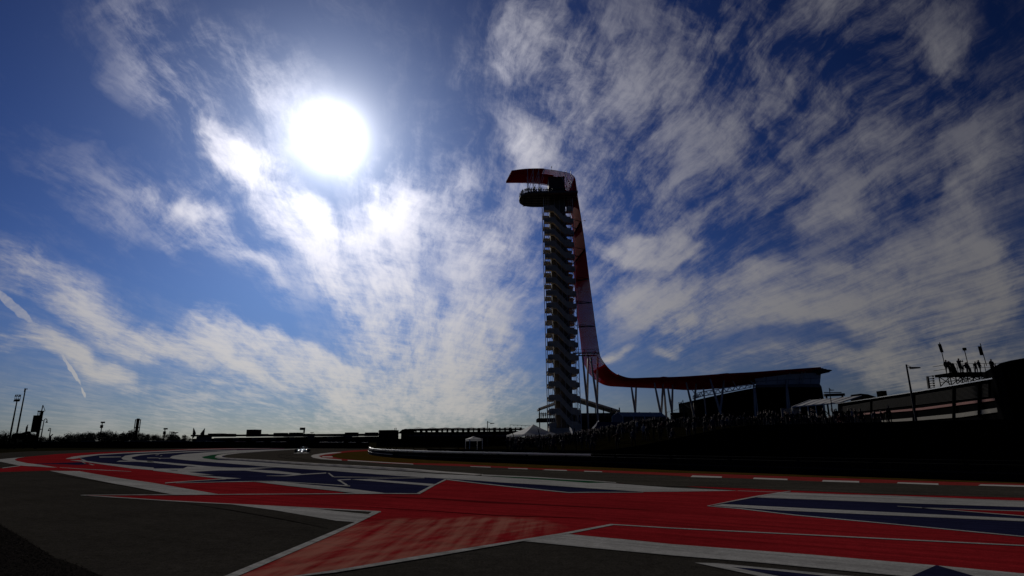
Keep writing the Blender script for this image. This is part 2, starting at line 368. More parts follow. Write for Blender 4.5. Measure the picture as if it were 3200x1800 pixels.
for a in (pts('3', (575, 165), (745, 165), (750, 185), (580, 183)), pts('4', (590, 145), (930, 155), (930, 166), (590, 152)), pts('4', (1220, 175), (1550, 183), (1550, 195), (1220, 183)), pts('4', (1850, 198), (2200, 208), (2215, 222), (1800, 208)), pts('4', (2500, 222), (2800, 232), (2800, 243), (2500, 234)),
          pts('3', (1000, 226), (2100, 292), (2100, 302), (1000, 240)), pts('C', (150, 247), (365, 255), (365, 265), (135, 259)), pts('C', (600, 263), (845, 272), (845, 282), (592, 273)), pts('C', (1105, 281), (1370, 289), (1370, 300), (1098, 292)),
          pts('C', (1655, 297), (1950, 306), (1950, 317), (1645, 305)), pts('C', (2260, 312), (2640, 322), (2640, 333), (2240, 321))):
    sheet(mb, a, 6)
o = mb.build('white_kerb_blocks', M_kwhite); tag(o, kind='structure')
# outer kerb: a low rounded concrete rib whose shaded flank faces the camera
def rib(name, top_line, m_, w, h, lvl):
    P = [gz(x, y, 0) for x, y in top_line]; mb = MB(); prev = None
    dense = []
    for a, b in zip(P, P[1:]):
        n = max(1, int((b - a).length / 1.0))
        for i in range(n): dense.append(a.lerp(b, i / n))
    dense.append(P[-1])
    vs = []; fs = []
    for i, p in enumerate(dense):
        d = (dense[min(i + 1, len(dense) - 1)] - dense[max(0, i - 1)]).normalized(); s = Vector((d.y, -d.x, 0))
        e_ = min(1, i / 4 + .05, (len(dense) - 1 - i) / 6 + .02)
        for off, z in ((-.5, 0.01), (-.38, h), (.30, h * (1 + .25 * (i % 2))), (.5, 0.01)):
            q = p + s * (off * w); vs.append((q.x, q.y, .012 + (z - .01) * e_))
    for i in range(len(dense) - 1):
        for k in range(3): fs.append((i * 4 + k, i * 4 + k + 1, i * 4 + k + 5, i * 4 + k + 4))
    mb.add(vs, fs); o = mb.build(name, m_); tag(o, kind='structure'); return o
rib('outer_kerb', pts('2', (2500, 52), (1900, 88), (1500, 118), (1300, 142), (1200, 165), (1190, 185), (1250, 204), (1350, 213), (1800, 240), (2576, 293), '3', (600, 320), (1200, 354), (1800, 392), (2576, 440), '4', (400, 266), (760, 290)), M_kwhite, .75, .10, 4)

red, white, blue, green = MB(), MB(), MB(), MB()
# far-left red field
sheet(red, pts('1', (-900, 500), (-900, 440), (0, 368), (340, 322), (420, 300), (245, 222), (300, 190), (430, 175), (1000, 125), (1700, 95), (2576, 70), '2', (700, 45), (1500, 26), (2300, 30),
      (2300, 500), '3', (300, 640), 'A', (2560, 385), (1610, 387), '2', (640, 705), '1', (2576, 612), (2000, 530), (1330, 415), (840, 405), (0, 430)), 1)
# big red star arm and the field to the right
sheet(red, pts('A', (600, 391), (1280, 388), (2576, 380), 'B', (390, 378), (595, 380), (810, 278), (1700, 374), (2250, 368), 'C', (480, 356), (0, 318), 'B', (1970, 302), 'C', (0, 320), (870, 358), (1500, 385), (2576, 412), (3600, 445), (3600, 1060),
      (2576, 965), (1930, 905), (1000, 825), (0, 750), 'B', (2100, 715), (1645, 672), (1360, 720), (700, 830), (0, 947), 'A', (2165, 984), 'B', (-1158, 1123), 'A', (1690, 984), 'B', (0, 660), (325, 512), 'A', (2576, 503), (1670, 455), (1230, 432)), 2)
# blue field behind
sheet(blue, pts('1', (1340, 195), (1400, 170), (1650, 140), (2100, 115), (2576, 95), '2', (700, 68), (1300, 50), (2300, 36), (2350, 300), '3', (2300, 480), '4', (1700, 430), (2576, 480), 'B', (2300, 364), '4', (2576, 578), (2240, 585), (1200, 478), (190, 362),
      '3', (2440, 640), (2170, 792), (1650, 792), (0, 640), '2', (2100, 580), (1250, 590), (500, 608), (300, 612), (1300, 545), (1580, 537), (800, 475), (0, 392), '1', (2200, 360), (1650, 280), (1380, 240)), 3)
sheet(blue, pts('1', (380, 302), (700, 286), (1000, 276), (1370, 264), (1500, 300), (1300, 311), (1100, 300), (700, 300)), 3)
# wide pale band that follows the track edge
sheet(white, pts('2', (2540, 40), (1500, 65), (1000, 98), (600, 130), (420, 160), (380, 185), (420, 205), (700, 235), (1300, 280), (1900, 330), (2576, 375), '3', (600, 400), (1200, 445), (1800, 490), (2300, 520), (2576, 535), '4', (250, 355), (700, 385), (1100, 415), (1700, 450), (2200, 485), (2576, 515),
      'B', (2250, 367), 'C', (0, 366), (480, 359), (0, 337), 'B', (1970, 301), '4', (2576, 425), (1800, 370), (1200, 335), (600, 298), (0, 270), '3', (1800, 413), (1200, 373), (600, 333), (0, 303), '2', (2576, 313), (2000, 273), (1500, 238), (1150, 225), (950, 200), (910, 176), (1100, 140), (1400, 108), (1900, 76), (2540, 46)), 4)
sheet(green, pts('2', (912, 176), (1100, 142), (1400, 112), (1350, 145), (1200, 165), (1190, 186), (1250, 206), (1150, 222), (952, 200)), 4)
sheet(green, pts('4', (820, 300), (1600, 332), (2576, 390), 'B', (1975, 300), '4', (2576, 424), (1800, 369), (1200, 334)), 4)
strip(white, pts('4', (780, 292), (1600, 326), (2200, 364), (2576, 384), 'B', (2050, 300)), [1.8, 1.5, 1.3, 1.2, .7], 5)
# pale bands on the far field
sheet(white, pts('1', (-900, 255), (0, 215), (150, 200), (430, 175), (300, 195), (245, 220), (270, 240), (450, 280), (700, 310), (960, 355), (800, 348), (400, 325), (280, 312), (0, 255), (-900, 330)), 5)
strip(white, pts('1', (40, 362), (340, 322)), .9, 5)
strip(white, pts('1', (1110, 205), (1230, 190), (1380, 168), (1650, 136), (2100, 110), (2576, 90), '2', (700, 58), (1500, 36), (2300, 30)), [.6, 3.6, 3.2, 1.6, 1.3, 1.3, 1.1, .8, .5], 5)
sheet(white, pts('1', (1160, 230), (1380, 235), (1700, 275), (2576, 355), (2576, 398), (2200, 368), (1650, 292), (1450, 262), (1250, 240)), 5)
sheet(white, pts('1', (1335, 198), (1360, 205), (1460, 240), (1400, 236)), 6)
sheet(white, pts('1', (1370, 264), (1400, 264), (1445, 283), (1420, 285)), 6)
sheet(white, pts('1', (1480, 290), (1510, 290), (1590, 313), (1540, 312)), 6)
sheet(white, pts('1', (1665, 171), (2030, 170), (2030, 180), (1670, 186)), 6)
sheet(white, pts('1', (1950, 255), (2010, 238), (2200, 243), (2300, 255)), 6)
sheet(white, pts('1', (2576, 116), (2300, 130), (2100, 155), (2035, 192), (2060, 220), (2200, 248), (2576, 275), '2', (107, 250), '1', (2576, 246), (2300, 230), (2215, 205), (2210, 180), (2350, 150), (2576, 128)), 6)
strip(white, pts('2', (100, 122), (700, 90), (1500, 62)), [1.3, 1.2, .6], 6)
sheet(white, pts('2', (0, 240), (700, 300), (1050, 335), (1400, 355), (1650, 360), (2180, 350), (1700, 382), (2200, 412), (2576, 455), '3', (220, 468), '2', (2450, 475), (2000, 440), (1640, 405), (1200, 403), (690, 428), (1000, 465), (1120, 480), (800, 478), (1100, 500), (1580, 537),
      (1300, 547), (900, 505), (650, 470), (100, 405), (100, 370), (150, 372), (600, 370), (680, 337), (860, 345), (700, 325), (550, 318), (0, 262)), 6)
sheet(blue, pts('2', (340, 390), (520, 398), (500, 405), (420, 402)), 7)
for a, b_ in (((140, 146), (200, 136)), ((220, 160), (250, 152)), ((0, 192), (190, 192)), ((170, 190), (220, 208)), ((190, 198), (420, 196))):
    strip(white, pts('2', a, b_), .7, 7)
strip(white, pts('2', (300, 612), (700, 582), (1320, 546)), [1.3, .8, .9], 7)
strip(white, pts('2', (480, 612), (1250, 594), (1750, 586), (2120, 582)), [.5, .7, 1.1, 1.0], 7)
sheet(white, pts('2', (1700, 585), (2120, 579), (2576, 628), '3', (900, 690), (1650, 785), (2150, 787), (2390, 660), (2450, 634), '4', (0, 440), (165, 358), (205, 364), (0, 462), '3', (2210, 797), (1250, 797), (700, 735), (0, 660), '2', (1850, 597)), 7)
strip(white, pts('4', (190, 364), (700, 425), (1200, 480), (2240, 585), (2576, 580), 'B', (2250, 370)), [1.4, 1.3, 1.2, 1.2, 1.0, .6], 7)
strip(white, pts('2', (2000, 492), (2300, 494), '3', (0, 490), (220, 470), (640, 445)), [.3, .9, 1.3, 1.3, 1.3], 7)
sheet(white, pts('3', (665, 445), (693, 445), (782, 510), (745, 512)), 8)
strip(white, pts('3', (770, 511), (1500, 518), (2290, 522)), [.9, .5, .3], 7)
strip(white, pts('3', (850, 562), (1050, 553)), 1.0, 7)
strip(white, pts('3', (1330, 548), (1800, 535), (2290, 526)), [.8, .5, .8], 7)
sheet(white, pts('3', (1050, 552), (1330, 547), (2452, 630), (2382, 660)), 7)
sheet(white, pts('3', (820, 560), (870, 560), (1040, 668), (975, 655)), 8)
strip(white, pts('2', (2150, 582), '3', (0, 598), (600, 634), (1040, 664)), [.5, .8, 1.0, 1.4], 8)
# lower pale band left, its continuation and the outlines of the star arm
sheet(white, pts('1', (830, 408), (1330, 415), (2000, 530), (2576, 612), '2', (640, 705), (1200, 800), 'A', (1612, 386), (1285, 388), '2', (380, 800), '1', (2576, 750), (2000, 640), (1200, 485)), 3)
strip(white, pts('1', (1000, 352), (1400, 380), (2200, 420)), [.3, .8, .4], 3)
sheet(white, pts('A', (1660, 455), (2300, 490), 'B', (0, 508), (250, 532), (140, 588), (0, 578), 'A', (2000, 500)), 3)
strip(white, pts('A', (600, 391), (1280, 388), (2576, 380), 'B', (390, 379), (600, 380)), [.6, 1.0, 1.0, 1.0, 1.0], 9)
strip(white, pts('A', (590, 391.5), (900, 410), (1230, 432), (1670, 455), (2576, 501), 'B', (328, 513)), [.5, 1.3, 1.3, 1.2, 1.5, 1.6], 4)
sheet(white, pts('B', (262, 514), (328, 512), (0, 672), 'A', (1740, 984), 'B', (-1158, 1130), 'A', (1640, 984), 'B', (0, 646), (140, 588)), 5)
sheet(white, pts('A', (2130, 984), 'B', (0, 938), (700, 819), (1350, 716), (1650, 669), (2010, 602), (2040, 608), (1680, 679), (1370, 727), (700, 843), (0, 956), 'A', (2200, 984), 'B', (-1158, 1130)), 5)
strip(white, pts('B', (2012, 605), 'C', (0, 632), (2576, 760), (3400, 802)), [1.2, 1.3, 1.6, 1.8], 5)
sheet(white, pts('B', (1650, 672), (2100, 714), 'C', (0, 750), (1000, 825), (1930, 905), (2576, 965), (3400, 1040), (3400, 1140), (2576, 1060), (1680, 982), (1200, 938), (600, 880), (0, 832), 'B', (1900, 780), (1360, 726)), 4)
sheet(blue, pts('C', (1935, 903), (2215, 984), (2500, 1066), (1560, 1066), (1750, 984)), 5)
sheet(blue, pts('C', (400, 914), (600, 925), (1230, 984), (2300, 1090), (1400, 1090), (740, 984)), 3)
sheet(white, pts('C', (165, 885), (330, 889), (700, 925), (1330, 984), (2500, 1098), (2300, 1098), (1190, 988), (600, 928), (430, 916), (780, 984), (1420, 1098), (1250, 1098), (640, 984)), 4)
# right-hand blue wedge
sheet(blue, pts('C', (300, 468), (620, 405), (1600, 447), (2576, 480), (3600, 520), (3600, 790), (2576, 693), (1600, 600), (900, 537), (500, 490)), 4)
sheet(white, pts('C', (780, 374), (1600, 394), (2576, 435), (3600, 478), (3600, 520), (2576, 479), (1600, 447), (620, 408)), 5)
strip(white, pts('C', (258, 470), (600, 404), (780, 376), (868, 362)), [.6, 1.9, 1.9, .8], 6)
strip(white, pts('C', (258, 470), (500, 490), (900, 537), (1600, 601), (2576, 694), (3600, 790)), [.8, 1.2, 1.2, 1.2, 1.4, 1.6], 5)
sheet(white, pts('C', (370, 457), (1000, 488), (2576, 563), (3600, 612), (3600, 632), (2576, 583), (1500, 535), (800, 503), (300, 468)), 6)
sheet(red, pts('C', (1860, 486), (2576, 508), (3500, 535), (3500, 640), (2576, 543)), 5)
strip(white, pts('C', (1650, 472), (1830, 484), (2576, 508), (3500, 535)), [.5, .9, .9, 1.0], 7)
strip(white, pts('C', (1830, 484), (2576, 544), (3500, 620)), [.9, 1.1, 1.2], 7)
strip(white, pts('C', (480, 359), (870, 373), (2576, 434)), [.4, .5, .5], 7)
tag(red.build('red_painted_runoff', M_red), kind='structure')
tag(white.build('white_painted_bands', M_white), kind='structure')
tag(blue.build('blue_painted_runoff', M_blue), kind='structure')
tag(green.build('green_painted_strip', M_green), kind='structure')

# dark tyre marks round the hairpin
mb = MB()
def mark(pp, t): strip(mb, pp, t, 4.0)
mark(pts('2', (2540, 118), (2300, 130), (2190, 150), (2200, 172), (2300, 195), (2450, 220), '3', (200, 232), (700, 262), (1300, 300), (2000, 352), (2576, 385)), [.2, .5, .7, .8, .8, .7, .6, .5, .4, .3, .1])
mark(pts('2', (2576, 130), (2400, 142), (2330, 160), (2360, 180), (2500, 208), '3', (250, 222), (900, 262)), [.2, .4, .6, .6, .5, .4, .1])
mark(pts('3', (60, 120), (20, 150), (80, 185), (300, 215), (800, 250), (1400, 290)), [.1, .4, .5, .5, .4, .1])
tag(mb.build('tyre_marks', mat('rubber_on_asphalt', (.016, .014, .012), .8, spec=0)), kind='structure')
mb = MB()
def mark2(pp, t): strip(mb, pp, t, 4.5)
mark2(pts('B', (340, 402), (700, 415), (1100, 440), (1700, 470), (2300, 500)), [.2, 1.2, 2.2, 1.2, .3])
mark2(pts('B', (100, 470), (600, 500), (1200, 540), (1900, 560)), [.2, .8, 1.2, .3])
tag(mb.build('skid_marks_on_paint', mat('rubber_film', (.090, .007, .009), .8, spec=0)), kind='structure'); mb = MB()
mark2(pts('A', (1300, 440), (1700, 500), (2100, 570), (2400, 630)), [.3, 1.0, 1.3, .6])
mark2(pts('A', (400, 240), (900, 320), (1300, 395)), [.3, .9, .5])
tag(mb.build('skid_marks', mat('old_rubber', (.024, .021, .018), .8, spec=0)), kind='structure')
# gravel bed in the near left corner: a rough bed plus loose stones
gp = pts('A', (-500, 330), (0, 607), (150, 692), (400, 850), (560, 903), (760, 990), (1100, 1150))
mb = MB(); sheet(mb, gp, 4, [(-1.2, 4.5), (-14, 4.5)]); tag(mb.build('gravel_bed', M_gravel), kind='structure')
import numpy as np
rg = np.random.default_rng(5)
poly = [gz(*p) for p in gp] + [Vector((-1.2, 4.5, 0)), Vector((-14, 4.5, 0))]
def inside(x, y, P):
    c = False; j = len(P) - 1
    for i in range(len(P)):
        if (P[i].y > y) != (P[j].y > y) and x < (P[j].x - P[i].x) * (y - P[i].y) / (P[j].y - P[i].y) + P[i].x: c = not c
        j = i
    return c
mb = MB(); n = 0
ico = [(0,0,1),(.9,0,.2),(.2,.85,.3),(-.8,.4,.1),(-.6,-.7,.25),(.4,-.8,.2),(0,0,-.6)]
icf = [(0,1,2),(0,2,3),(0,3,4),(0,4,5),(0,5,1),(6,2,1),(6,3,2),(6,4,3),(6,5,4),(6,1,5)]
while n < 20000:
    x = rg.uniform(-13.5, -1.5); y = rg.uniform(5, 17)
    if not inside(x, y, poly): continue
    r_ = rg.uniform(.006, .017); a = rg.uniform(0, 6.28); ca, sa = math.cos(a), math.sin(a); q = rg.uniform(.6, 1.2, 7)
    mb.add([(x + r_ * q[i] * (v[0] * ca - v[1] * sa), y + r_ * q[i] * (v[0] * sa + v[1] * ca), .02 + r_ * .5 * q[i] * v[2]) for i, v in enumerate(ico)], icf, int(rg.random() < .10)); n += 1
M_gs = mat('pale_gravel_stone', (.085, .075, .068), .7, var=.5, scale=20, spec=.0)
tag(mb.build('loose_gravel', [M_gravel, M_gs]), 'dark loose gravel in the near left corner', 'gravel', kind='stuff')
# ------------------------------------------------------------------ the observation tower
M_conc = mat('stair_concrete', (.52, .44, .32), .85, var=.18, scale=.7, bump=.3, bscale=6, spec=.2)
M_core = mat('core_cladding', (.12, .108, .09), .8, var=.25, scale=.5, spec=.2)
M_steel = mat('painted_white_steel', (.6, .58, .54), .45, var=.08, spec=.5)
M_dsteel = mat('dark_steel', (.022, .022, .023), .6, var=.2, spec=.15)
M_redt = mat('red_painted_tube', (.55, .016, .022), .6, var=.08, spec=.1)
M_redp = mat('red_canopy_panel', (.46, .012, .018), .55, var=.10, scale=.3, spec=.25)
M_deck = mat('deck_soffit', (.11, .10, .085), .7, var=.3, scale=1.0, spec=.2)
M_rail = mat('rail_metal', (.08, .08, .085), .4, metal=.5, var=.1)
M_post = mat('canopy_leg_steel', (.45, .41, .36), .6, var=.1, spec=.3)

T = empty('observation_tower', (13.25, 157, 3), 0, 'tall observation tower with wrapping stairs and a round-ended lookout deck', 'tower')
def kid(mb, name, m_, par, smooth=False, lab=None):
    o = mb.build(name, m_, None, smooth); o.parent = par
    o.matrix_parent_inverse = par.matrix_world.inverted() if par.matrix_world != Matrix() else Matrix.Identity(4)
    if lab: o['label'] = lab
    return o
bpy.context.view_layer.update()
XL, XR, CXL, CXR = 9.2, 17.3, 11.0, 15.5
YF, YB, CYF, CYB = 153.0, 161.0, 155.0, 159.2
DZ = 68.0
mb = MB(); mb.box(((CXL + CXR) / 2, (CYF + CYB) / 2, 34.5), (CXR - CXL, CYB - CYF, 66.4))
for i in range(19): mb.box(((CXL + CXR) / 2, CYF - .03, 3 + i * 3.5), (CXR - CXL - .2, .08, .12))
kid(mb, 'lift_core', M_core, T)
mb = MB(); mb.box((13.25, 157, 1.4), (8.3, 8.2, 5.2)); mb.box((13.25, 152.85, 2.2), (5.0, .2, .25)); mb.box((10.6, 152.9, 1.6), (3.1, .3, 4.6)); kid(mb, 'base', M_conc, T)
for x, y in ((XL, YF), (XR, YF), (XL, YB), (XR, YB)):
    mb = MB(); mb.tube([(x, y, 0), (x, y, DZ)], .10, 8); kid(mb, 'corner_column', M_steel, T)
PIT = 3.5; HB = 1.75
zl = [65.0 - PIT * k for k in range(18)]
for k, z in enumerate(zl):
    for side in (0, 1):
        x0, x1 = (XL, CXL) if side == 0 else (CXR, XR); xo = XL + .08 if side == 0 else XR - .08
        zz_ = z - (0 if side == 0 else .35)
        mb = MB(); mb.box(((x0 + x1) / 2, YF + 1.3, zz_ - HB + .62), (x1 - x0, 2.5, .16))
        mb.box(((x0 + x1) / 2, YB - 1.3, zz_ - HB + .62), (x1 - x0, 2.5, .16))
        # curved parapet: top edge bowed up towards the middle of the landing
        for (ya, yb) in ((YF + .05, YF + .16), (YB - .16, YB - .05)):
            n = 6; prof = []
            for i in range(n + 1): prof.append((x0 + (x1 - x0) * i / n, zz_ - .22 + .20 * math.sin(math.pi * i / n)))
            lo = [(x0 + (x1 - x0) * i / n, zz_ - HB + .25 + .18 * (1 - math.sin(math.pi * i / n))) for i in range(n, -1, -1)]
            mb.slab([(p[0], ya, p[1]) for p in prof + lo], (0, yb - ya, 0))
        mb.box((xo, (YF + YB) / 2, zz_ - HB + .62), (.14, YB - YF - .4, .16))
        kid(mb, 'stair_landing', M_conc, T)
    if k == 17: break
    for back in (0, 1):
        y0 = YF + .02 if not back else YB - .14; ys = (YF + CYF) / 2 if not back else (YB + CYB) / 2
        za, zb = (z, z - PIT) if not back else (z - PIT, z)
        xs = [CXL - .05, CXL + .9, CXR - .7, CXR + .9]; zt = [za, za, zb + .2, zb]
        mb = MB(); top = [(x, y0, q) for x, q in zip(xs, zt)]; bot = [(x, y0, q - HB) for x, q in zip(xs, zt)][::-1]
        mb.slab(top + bot, (0, .12, 0))
        mb.slab([(x, YF + .15 if not back else CYB, q - HB + .5) for x, q in zip(xs, zt)] + [(x, YF + .15 if not back else CYB, q - HB + .25) for x, q in zip(xs, zt)][::-1], (0, 1.7, 0))
        kid(mb, 'stair_flight', M_conc, T)
# rods and braces
for f in (YF - .06, YB + .06):
    for x in (9.75, 10.25, 10.65, 12.2, 13.6, 15.0, 16.1, 16.7): mb = MB(); mb.tube([(x, f, 2), (x, f, DZ - .6)], .035, 4); kid(mb, 'hanger_rod', M_steel, T)
for k in range(17):
    mb = MB()
    z = zl[k]
    mb.bar((CXL + (k % 2) * 1.5, YF - .12, z), (CXL + 3 - (k % 2) * 1.5, YF - .12, z - PIT), .06)
    mb.bar((CXR - 2.2, YF - .12, z - PIT), (CXR + 1.2, YF - .12, z), .06)
    mb.bar((XL, YF + .2, z), (CXL, YF + .2, z - PIT), .07); mb.bar((XR, YF + .2, z - PIT), (CXR, YF + .2, z), .07)
    kid(mb, 'diagonal_brace', M_steel, T)
# lookout deck
def stadium(x0, x1, yc, r, n=14, sq=2.4):
    P = []
    for i in range(n + 1):
        t = math.pi / 2 + math.pi * i / n; c_, s_ = math.cos(t), math.sin(t)
        P.append((x0 + r + r * math.copysign(abs(c_) ** (2 / sq), c_), yc + r * math.copysign(abs(s_) ** (2 / sq), s_)))
    return P + [(x1, yc - r), (x1, yc + r)]
DP = stadium(2.3, 18.6, 155.2, 5.2)
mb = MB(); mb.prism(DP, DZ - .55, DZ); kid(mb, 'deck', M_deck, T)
mb = MB()
for i in range(8): mb.bar((4.0 + i * 1.9, 150.6 if i > 1 else 152, DZ - .62), (4.0 + i * 1.9, 159.8 if i > 1 else 158.5, DZ - .62), .18)
for j in range(5): mb.bar((3.4, 151.6 + j * 1.8, DZ - .80), (18.3, 151.6 + j * 1.8, DZ - .80), .16)
kid(mb, 'soffit_beams', M_dsteel, T)
RP = stadium(2.38, 18.5, 155.2, 5.12, 22)
def perim(P, step):
    out = []
    for a, b in zip(P, P[1:]):
        a = Vector(a); b = Vector(b); n = max(1, round((b - a).length / step))
        out += [a.lerp(b, i / n) for i in range(n)]
    return out
mb = MB()
loop = [(p.x, p.y) for p in perim([(18.5, 160.3)] + RP[:-1], 1.0)] + [(18.5, 150.08)]
for h in (1.12, .6, .12): mb.tube([(x, y, DZ + h) for x, y in loop], .03, 4)
for x, y in loop: mb.bar((x, y, DZ), (x, y, DZ + 1.12), .05)
kid(mb, 'railing', M_rail, T)
mb = MB(); mb.box((13.1, 156.0, DZ + 2.85), (4.5, 5.0, 5.7)); mb.box((13.1, 156.0, DZ + 5.78), (4.8, 5.3, .14)); mb.box((11.6, 153.44, DZ + 1.1), (1.1, .1, 2.1)); kid(mb, 'lift_house', mat('lift_house_cladding', (.075, .022, .024), .7, var=.2), T)
for x in (5.0, 6.6, 8.2):
    mb = MB()
    for a, b in (((x, 152.4, DZ), (x - .2, 152.6, 76.0)), ((x, 157.6, DZ), (x - .2, 158.2, 76.2)), ((x, 152.4, DZ + 3.2), (x + 1.6, 152.4, 76.0)), ((x, 157.6, DZ + 3.2), (x + 1.6, 157.6, 76.0)), ((x, 152.4, DZ + 3.2), (x, 157.6, DZ + 3.2))): mb.bar(a, b, .12)
    kid(mb, 'canopy_strut', M_steel, T)
for x in (15.9, 17.2):
    mb = MB()
    for a, b in (((x, 152.2, DZ), (x, 153.0, 75.5)), ((x, 158.6, DZ), (x, 159.0, 75.5)), ((x, 152.2, DZ + 2), (x - 2, 153, 75))): mb.bar(a, b, .13)
    kid(mb, 'canopy_strut', M_steel, T)
mb = MB(); p = at(1724, 532, 156); mb.tube([(p.x, p.y, p.z - .4), (p.x, p.y, p.z + .9)], .05, 5); mb.box((p.x, p.y, p.z + 1.0), (.25, .25, .3)); kid(mb, 'warning_light', M_dsteel, T)

M_beam = mat('dark_beam', (.010, .006, .006), .8, var=.2, spec=.0)
# ------------------------------------------------------------------ red veil of tubes and the long canopy
ST = [((1599,536),(1581,571),155.4,163),((1640,530.5),(1625,571),155.3,163),((1690,529),(1670,573),155.2,163),((1726,532),(1700,577),155,163),((1752,536.5),(1726,583),155,163),
      ((1775,541),(1746,589),155,163),((1788,547.5),(1762,597),155,163),((1796,557),(1774,610),155,163),((1800,580),(1781,630),155,163),((1805,619),(1786,655),155,163),((1817,693),(1790,720),155,163),
      ((1829,780),(1793,800),155,163),((1844,900),(1797,905),155,163),((1855,985),(1805,988),155,163),((1864,1050),(1814,1055),155,163),((1873,1106),(1821,1118),155,163.5),((1879,1122),(1829,1142),155,164),
      ((1890,1138),(1842,1166),155,164.5),((1906,1156),(1857,1182),155,165),((1924,1169),(1876,1196),155,165.5),((1945,1179),(1900,1205),155,166.5),((1975,1185),(1940,1208),155,167.5),((2038,1183),(2000,1211),155,168),
      ((2105,1181.5),(2085,1214),155,168),((2170,1178),(2150,1218),155,168),((2284,1170),(2230,1214),155,168),((2359,1166),(2320,1203),155,168),((2464,1158),(2440,1188),155,168),((2566,1150.5),(2545,1175),155,168)]
nearP = [at(a[0], a[1], ya) for a, b, ya, yb in ST]; farP = [at(b[0], b[1], yb) for a, b, ya, yb in ST]
V = empty('red_tube_canopy', tuple(farP[22]), 0, 'sweeping red tube canopy that bends off the tower and runs right', 'canopy')
bpy.context.view_layer.update()
def smooth_path(P, n=4):
    out = []
    for i in range(len(P) - 1):
        p0 = P[max(i - 1, 0)]; p1 = P[i]; p2 = P[i + 1]; p3 = P[min(i + 2, len(P) - 1)]
        for j in range(n):
            t = j / n; out.append(.5 * ((2 * p1) + (p2 - p0) * t + (2 * p0 - 5 * p1 + 4 * p2 - p3) * t * t + (3 * p1 - p0 - 3 * p2 + p3) * t ** 3))
    out.append(P[-1]); return out
SN = smooth_path(nearP); SF = smooth_path(farP)
NT = 18
for i in range(NT):
    t = i / (NT - 1); P = [a.lerp(b, t) for a, b in zip(SN, SF)]
    mb = MB(); mb.tube(P, .121, 6); kid(mb, 'veil_tube', M_redt, V, True)
def panel(i0, i1, t0=0.0, t1=1.0, up=.22):
    mb = MB(); vs = []; 
    for k in range(i0, i1 + 1):
        a, b = SN[k].lerp(SF[k], t0), SN[k].lerp(SF[k], t1)
        d = (SN[min(k + 1, len(SN) - 1)] - SN[max(k - 1, 0)]).normalized(); nn = d.cross((b - a).normalized())
        if nn.z < 0 and abs(nn.z) > .3: nn = -nn
        for q in (a, b, a + nn * .12, b + nn * .12): vs.append(q + nn * up)
    n = i1 - i0 + 1; fs = []
    for k in range(n - 1):
        o_ = k * 4; fs += [(o_, o_ + 1, o_ + 5, o_ + 4), (o_ + 2, o_ + 6, o_ + 7, o_ + 3), (o_, o_ + 4, o_ + 6, o_ + 2), (o_ + 1, o_ + 3, o_ + 7, o_ + 5)]
    fs += [(0, 2, 3, 1), ((n - 1) * 4, (n - 1) * 4 + 1, (n - 1) * 4 + 3, (n - 1) * 4 + 2)]
    mb.add(vs, fs); return mb
kid(panel(0, 9), 'canopy_panel', M_redp, V)
kid(panel(9, 14, .35, 1.0), 'canopy_panel', M_redp, V)
kid(panel(4 * 19 + 1, len(SN) - 1), 'canopy_panel', M_redp, V)
kid(panel(4 * 17, 4 * 19 + 1, .08, .8), 'canopy_panel', M_redp, V)
# raised roof leaves along the run
for (x0, y0, x1, y1, yy) in ((2040, 1182, 2085, 1176.5, 1181.5), (2168, 1177.5, 2284, 1165.5, 1170)):
    a, b, c, d = at(x0, y0, 155), at(x1 - 12, y1, 155), at(x1, y1 + 1, 155), at(x1, yy, 155)
    mb = MB(); mb.slab([a, b, c, d], (0, 9, .3)); kid(mb, 'roof_leaf', M_redp, V)
# stepped tip over the stage
z3 = lambda x, y: at(1800 + x * .3494, 1060 + y * .3494, 156)
mb = MB(); mb.slab([z3(*q) for q in ((2150, 262), (2165, 257), (2212, 258), (2214, 264), (2240, 265), (2242, 270), (2272, 272), (2295, 279), (2270, 290), (2268, 296), (2230, 296), (2228, 303), (2195, 312), (2180, 310))], (0, 8, 0)); kid(mb, 'stepped_tip', M_dsteel, V)
# cross beams of the veil and its ties to the tower
for (yn, yf) in ((620, 655), (698, 735), (776, 820), (857, 892), (938, 958), (1020, 1030)):
    def onp(S, yy):
        # height on a path whose photo row is yy
        best = min(range(8 * 4 + 0, 16 * 4), key=lambda k: abs(((S[k] - Vector((0, 0, EYE))).dot(UP) / (S[k] - Vector((0, 0, EYE))).dot(FWD)) * -FOC + 900 - yy)); return S[best]
    a, b = onp(SN, yn), onp(SF, yf); mb = MB(); mb.bar(a + Vector((-.2, 0, 0)), b + Vector((-.2, 0, 0)), .28, .22)
    mid = a.lerp(b, .5); mb.bar(mid, (XR, 157, mid.z), .16); mb.bar(a, (XR, YF + 1, a.z + .4), .12)
    kid(mb, 'cross_beam', M_beam, V)
mb = MB(); p = at(1819, 691, 155); mb.bar(p, p + Vector((.7, 0, .1)), .08); mb.box(p + Vector((.8, 0, .1)), (.3, .2, .2)); kid(mb, 'lamp', M_dsteel, V)
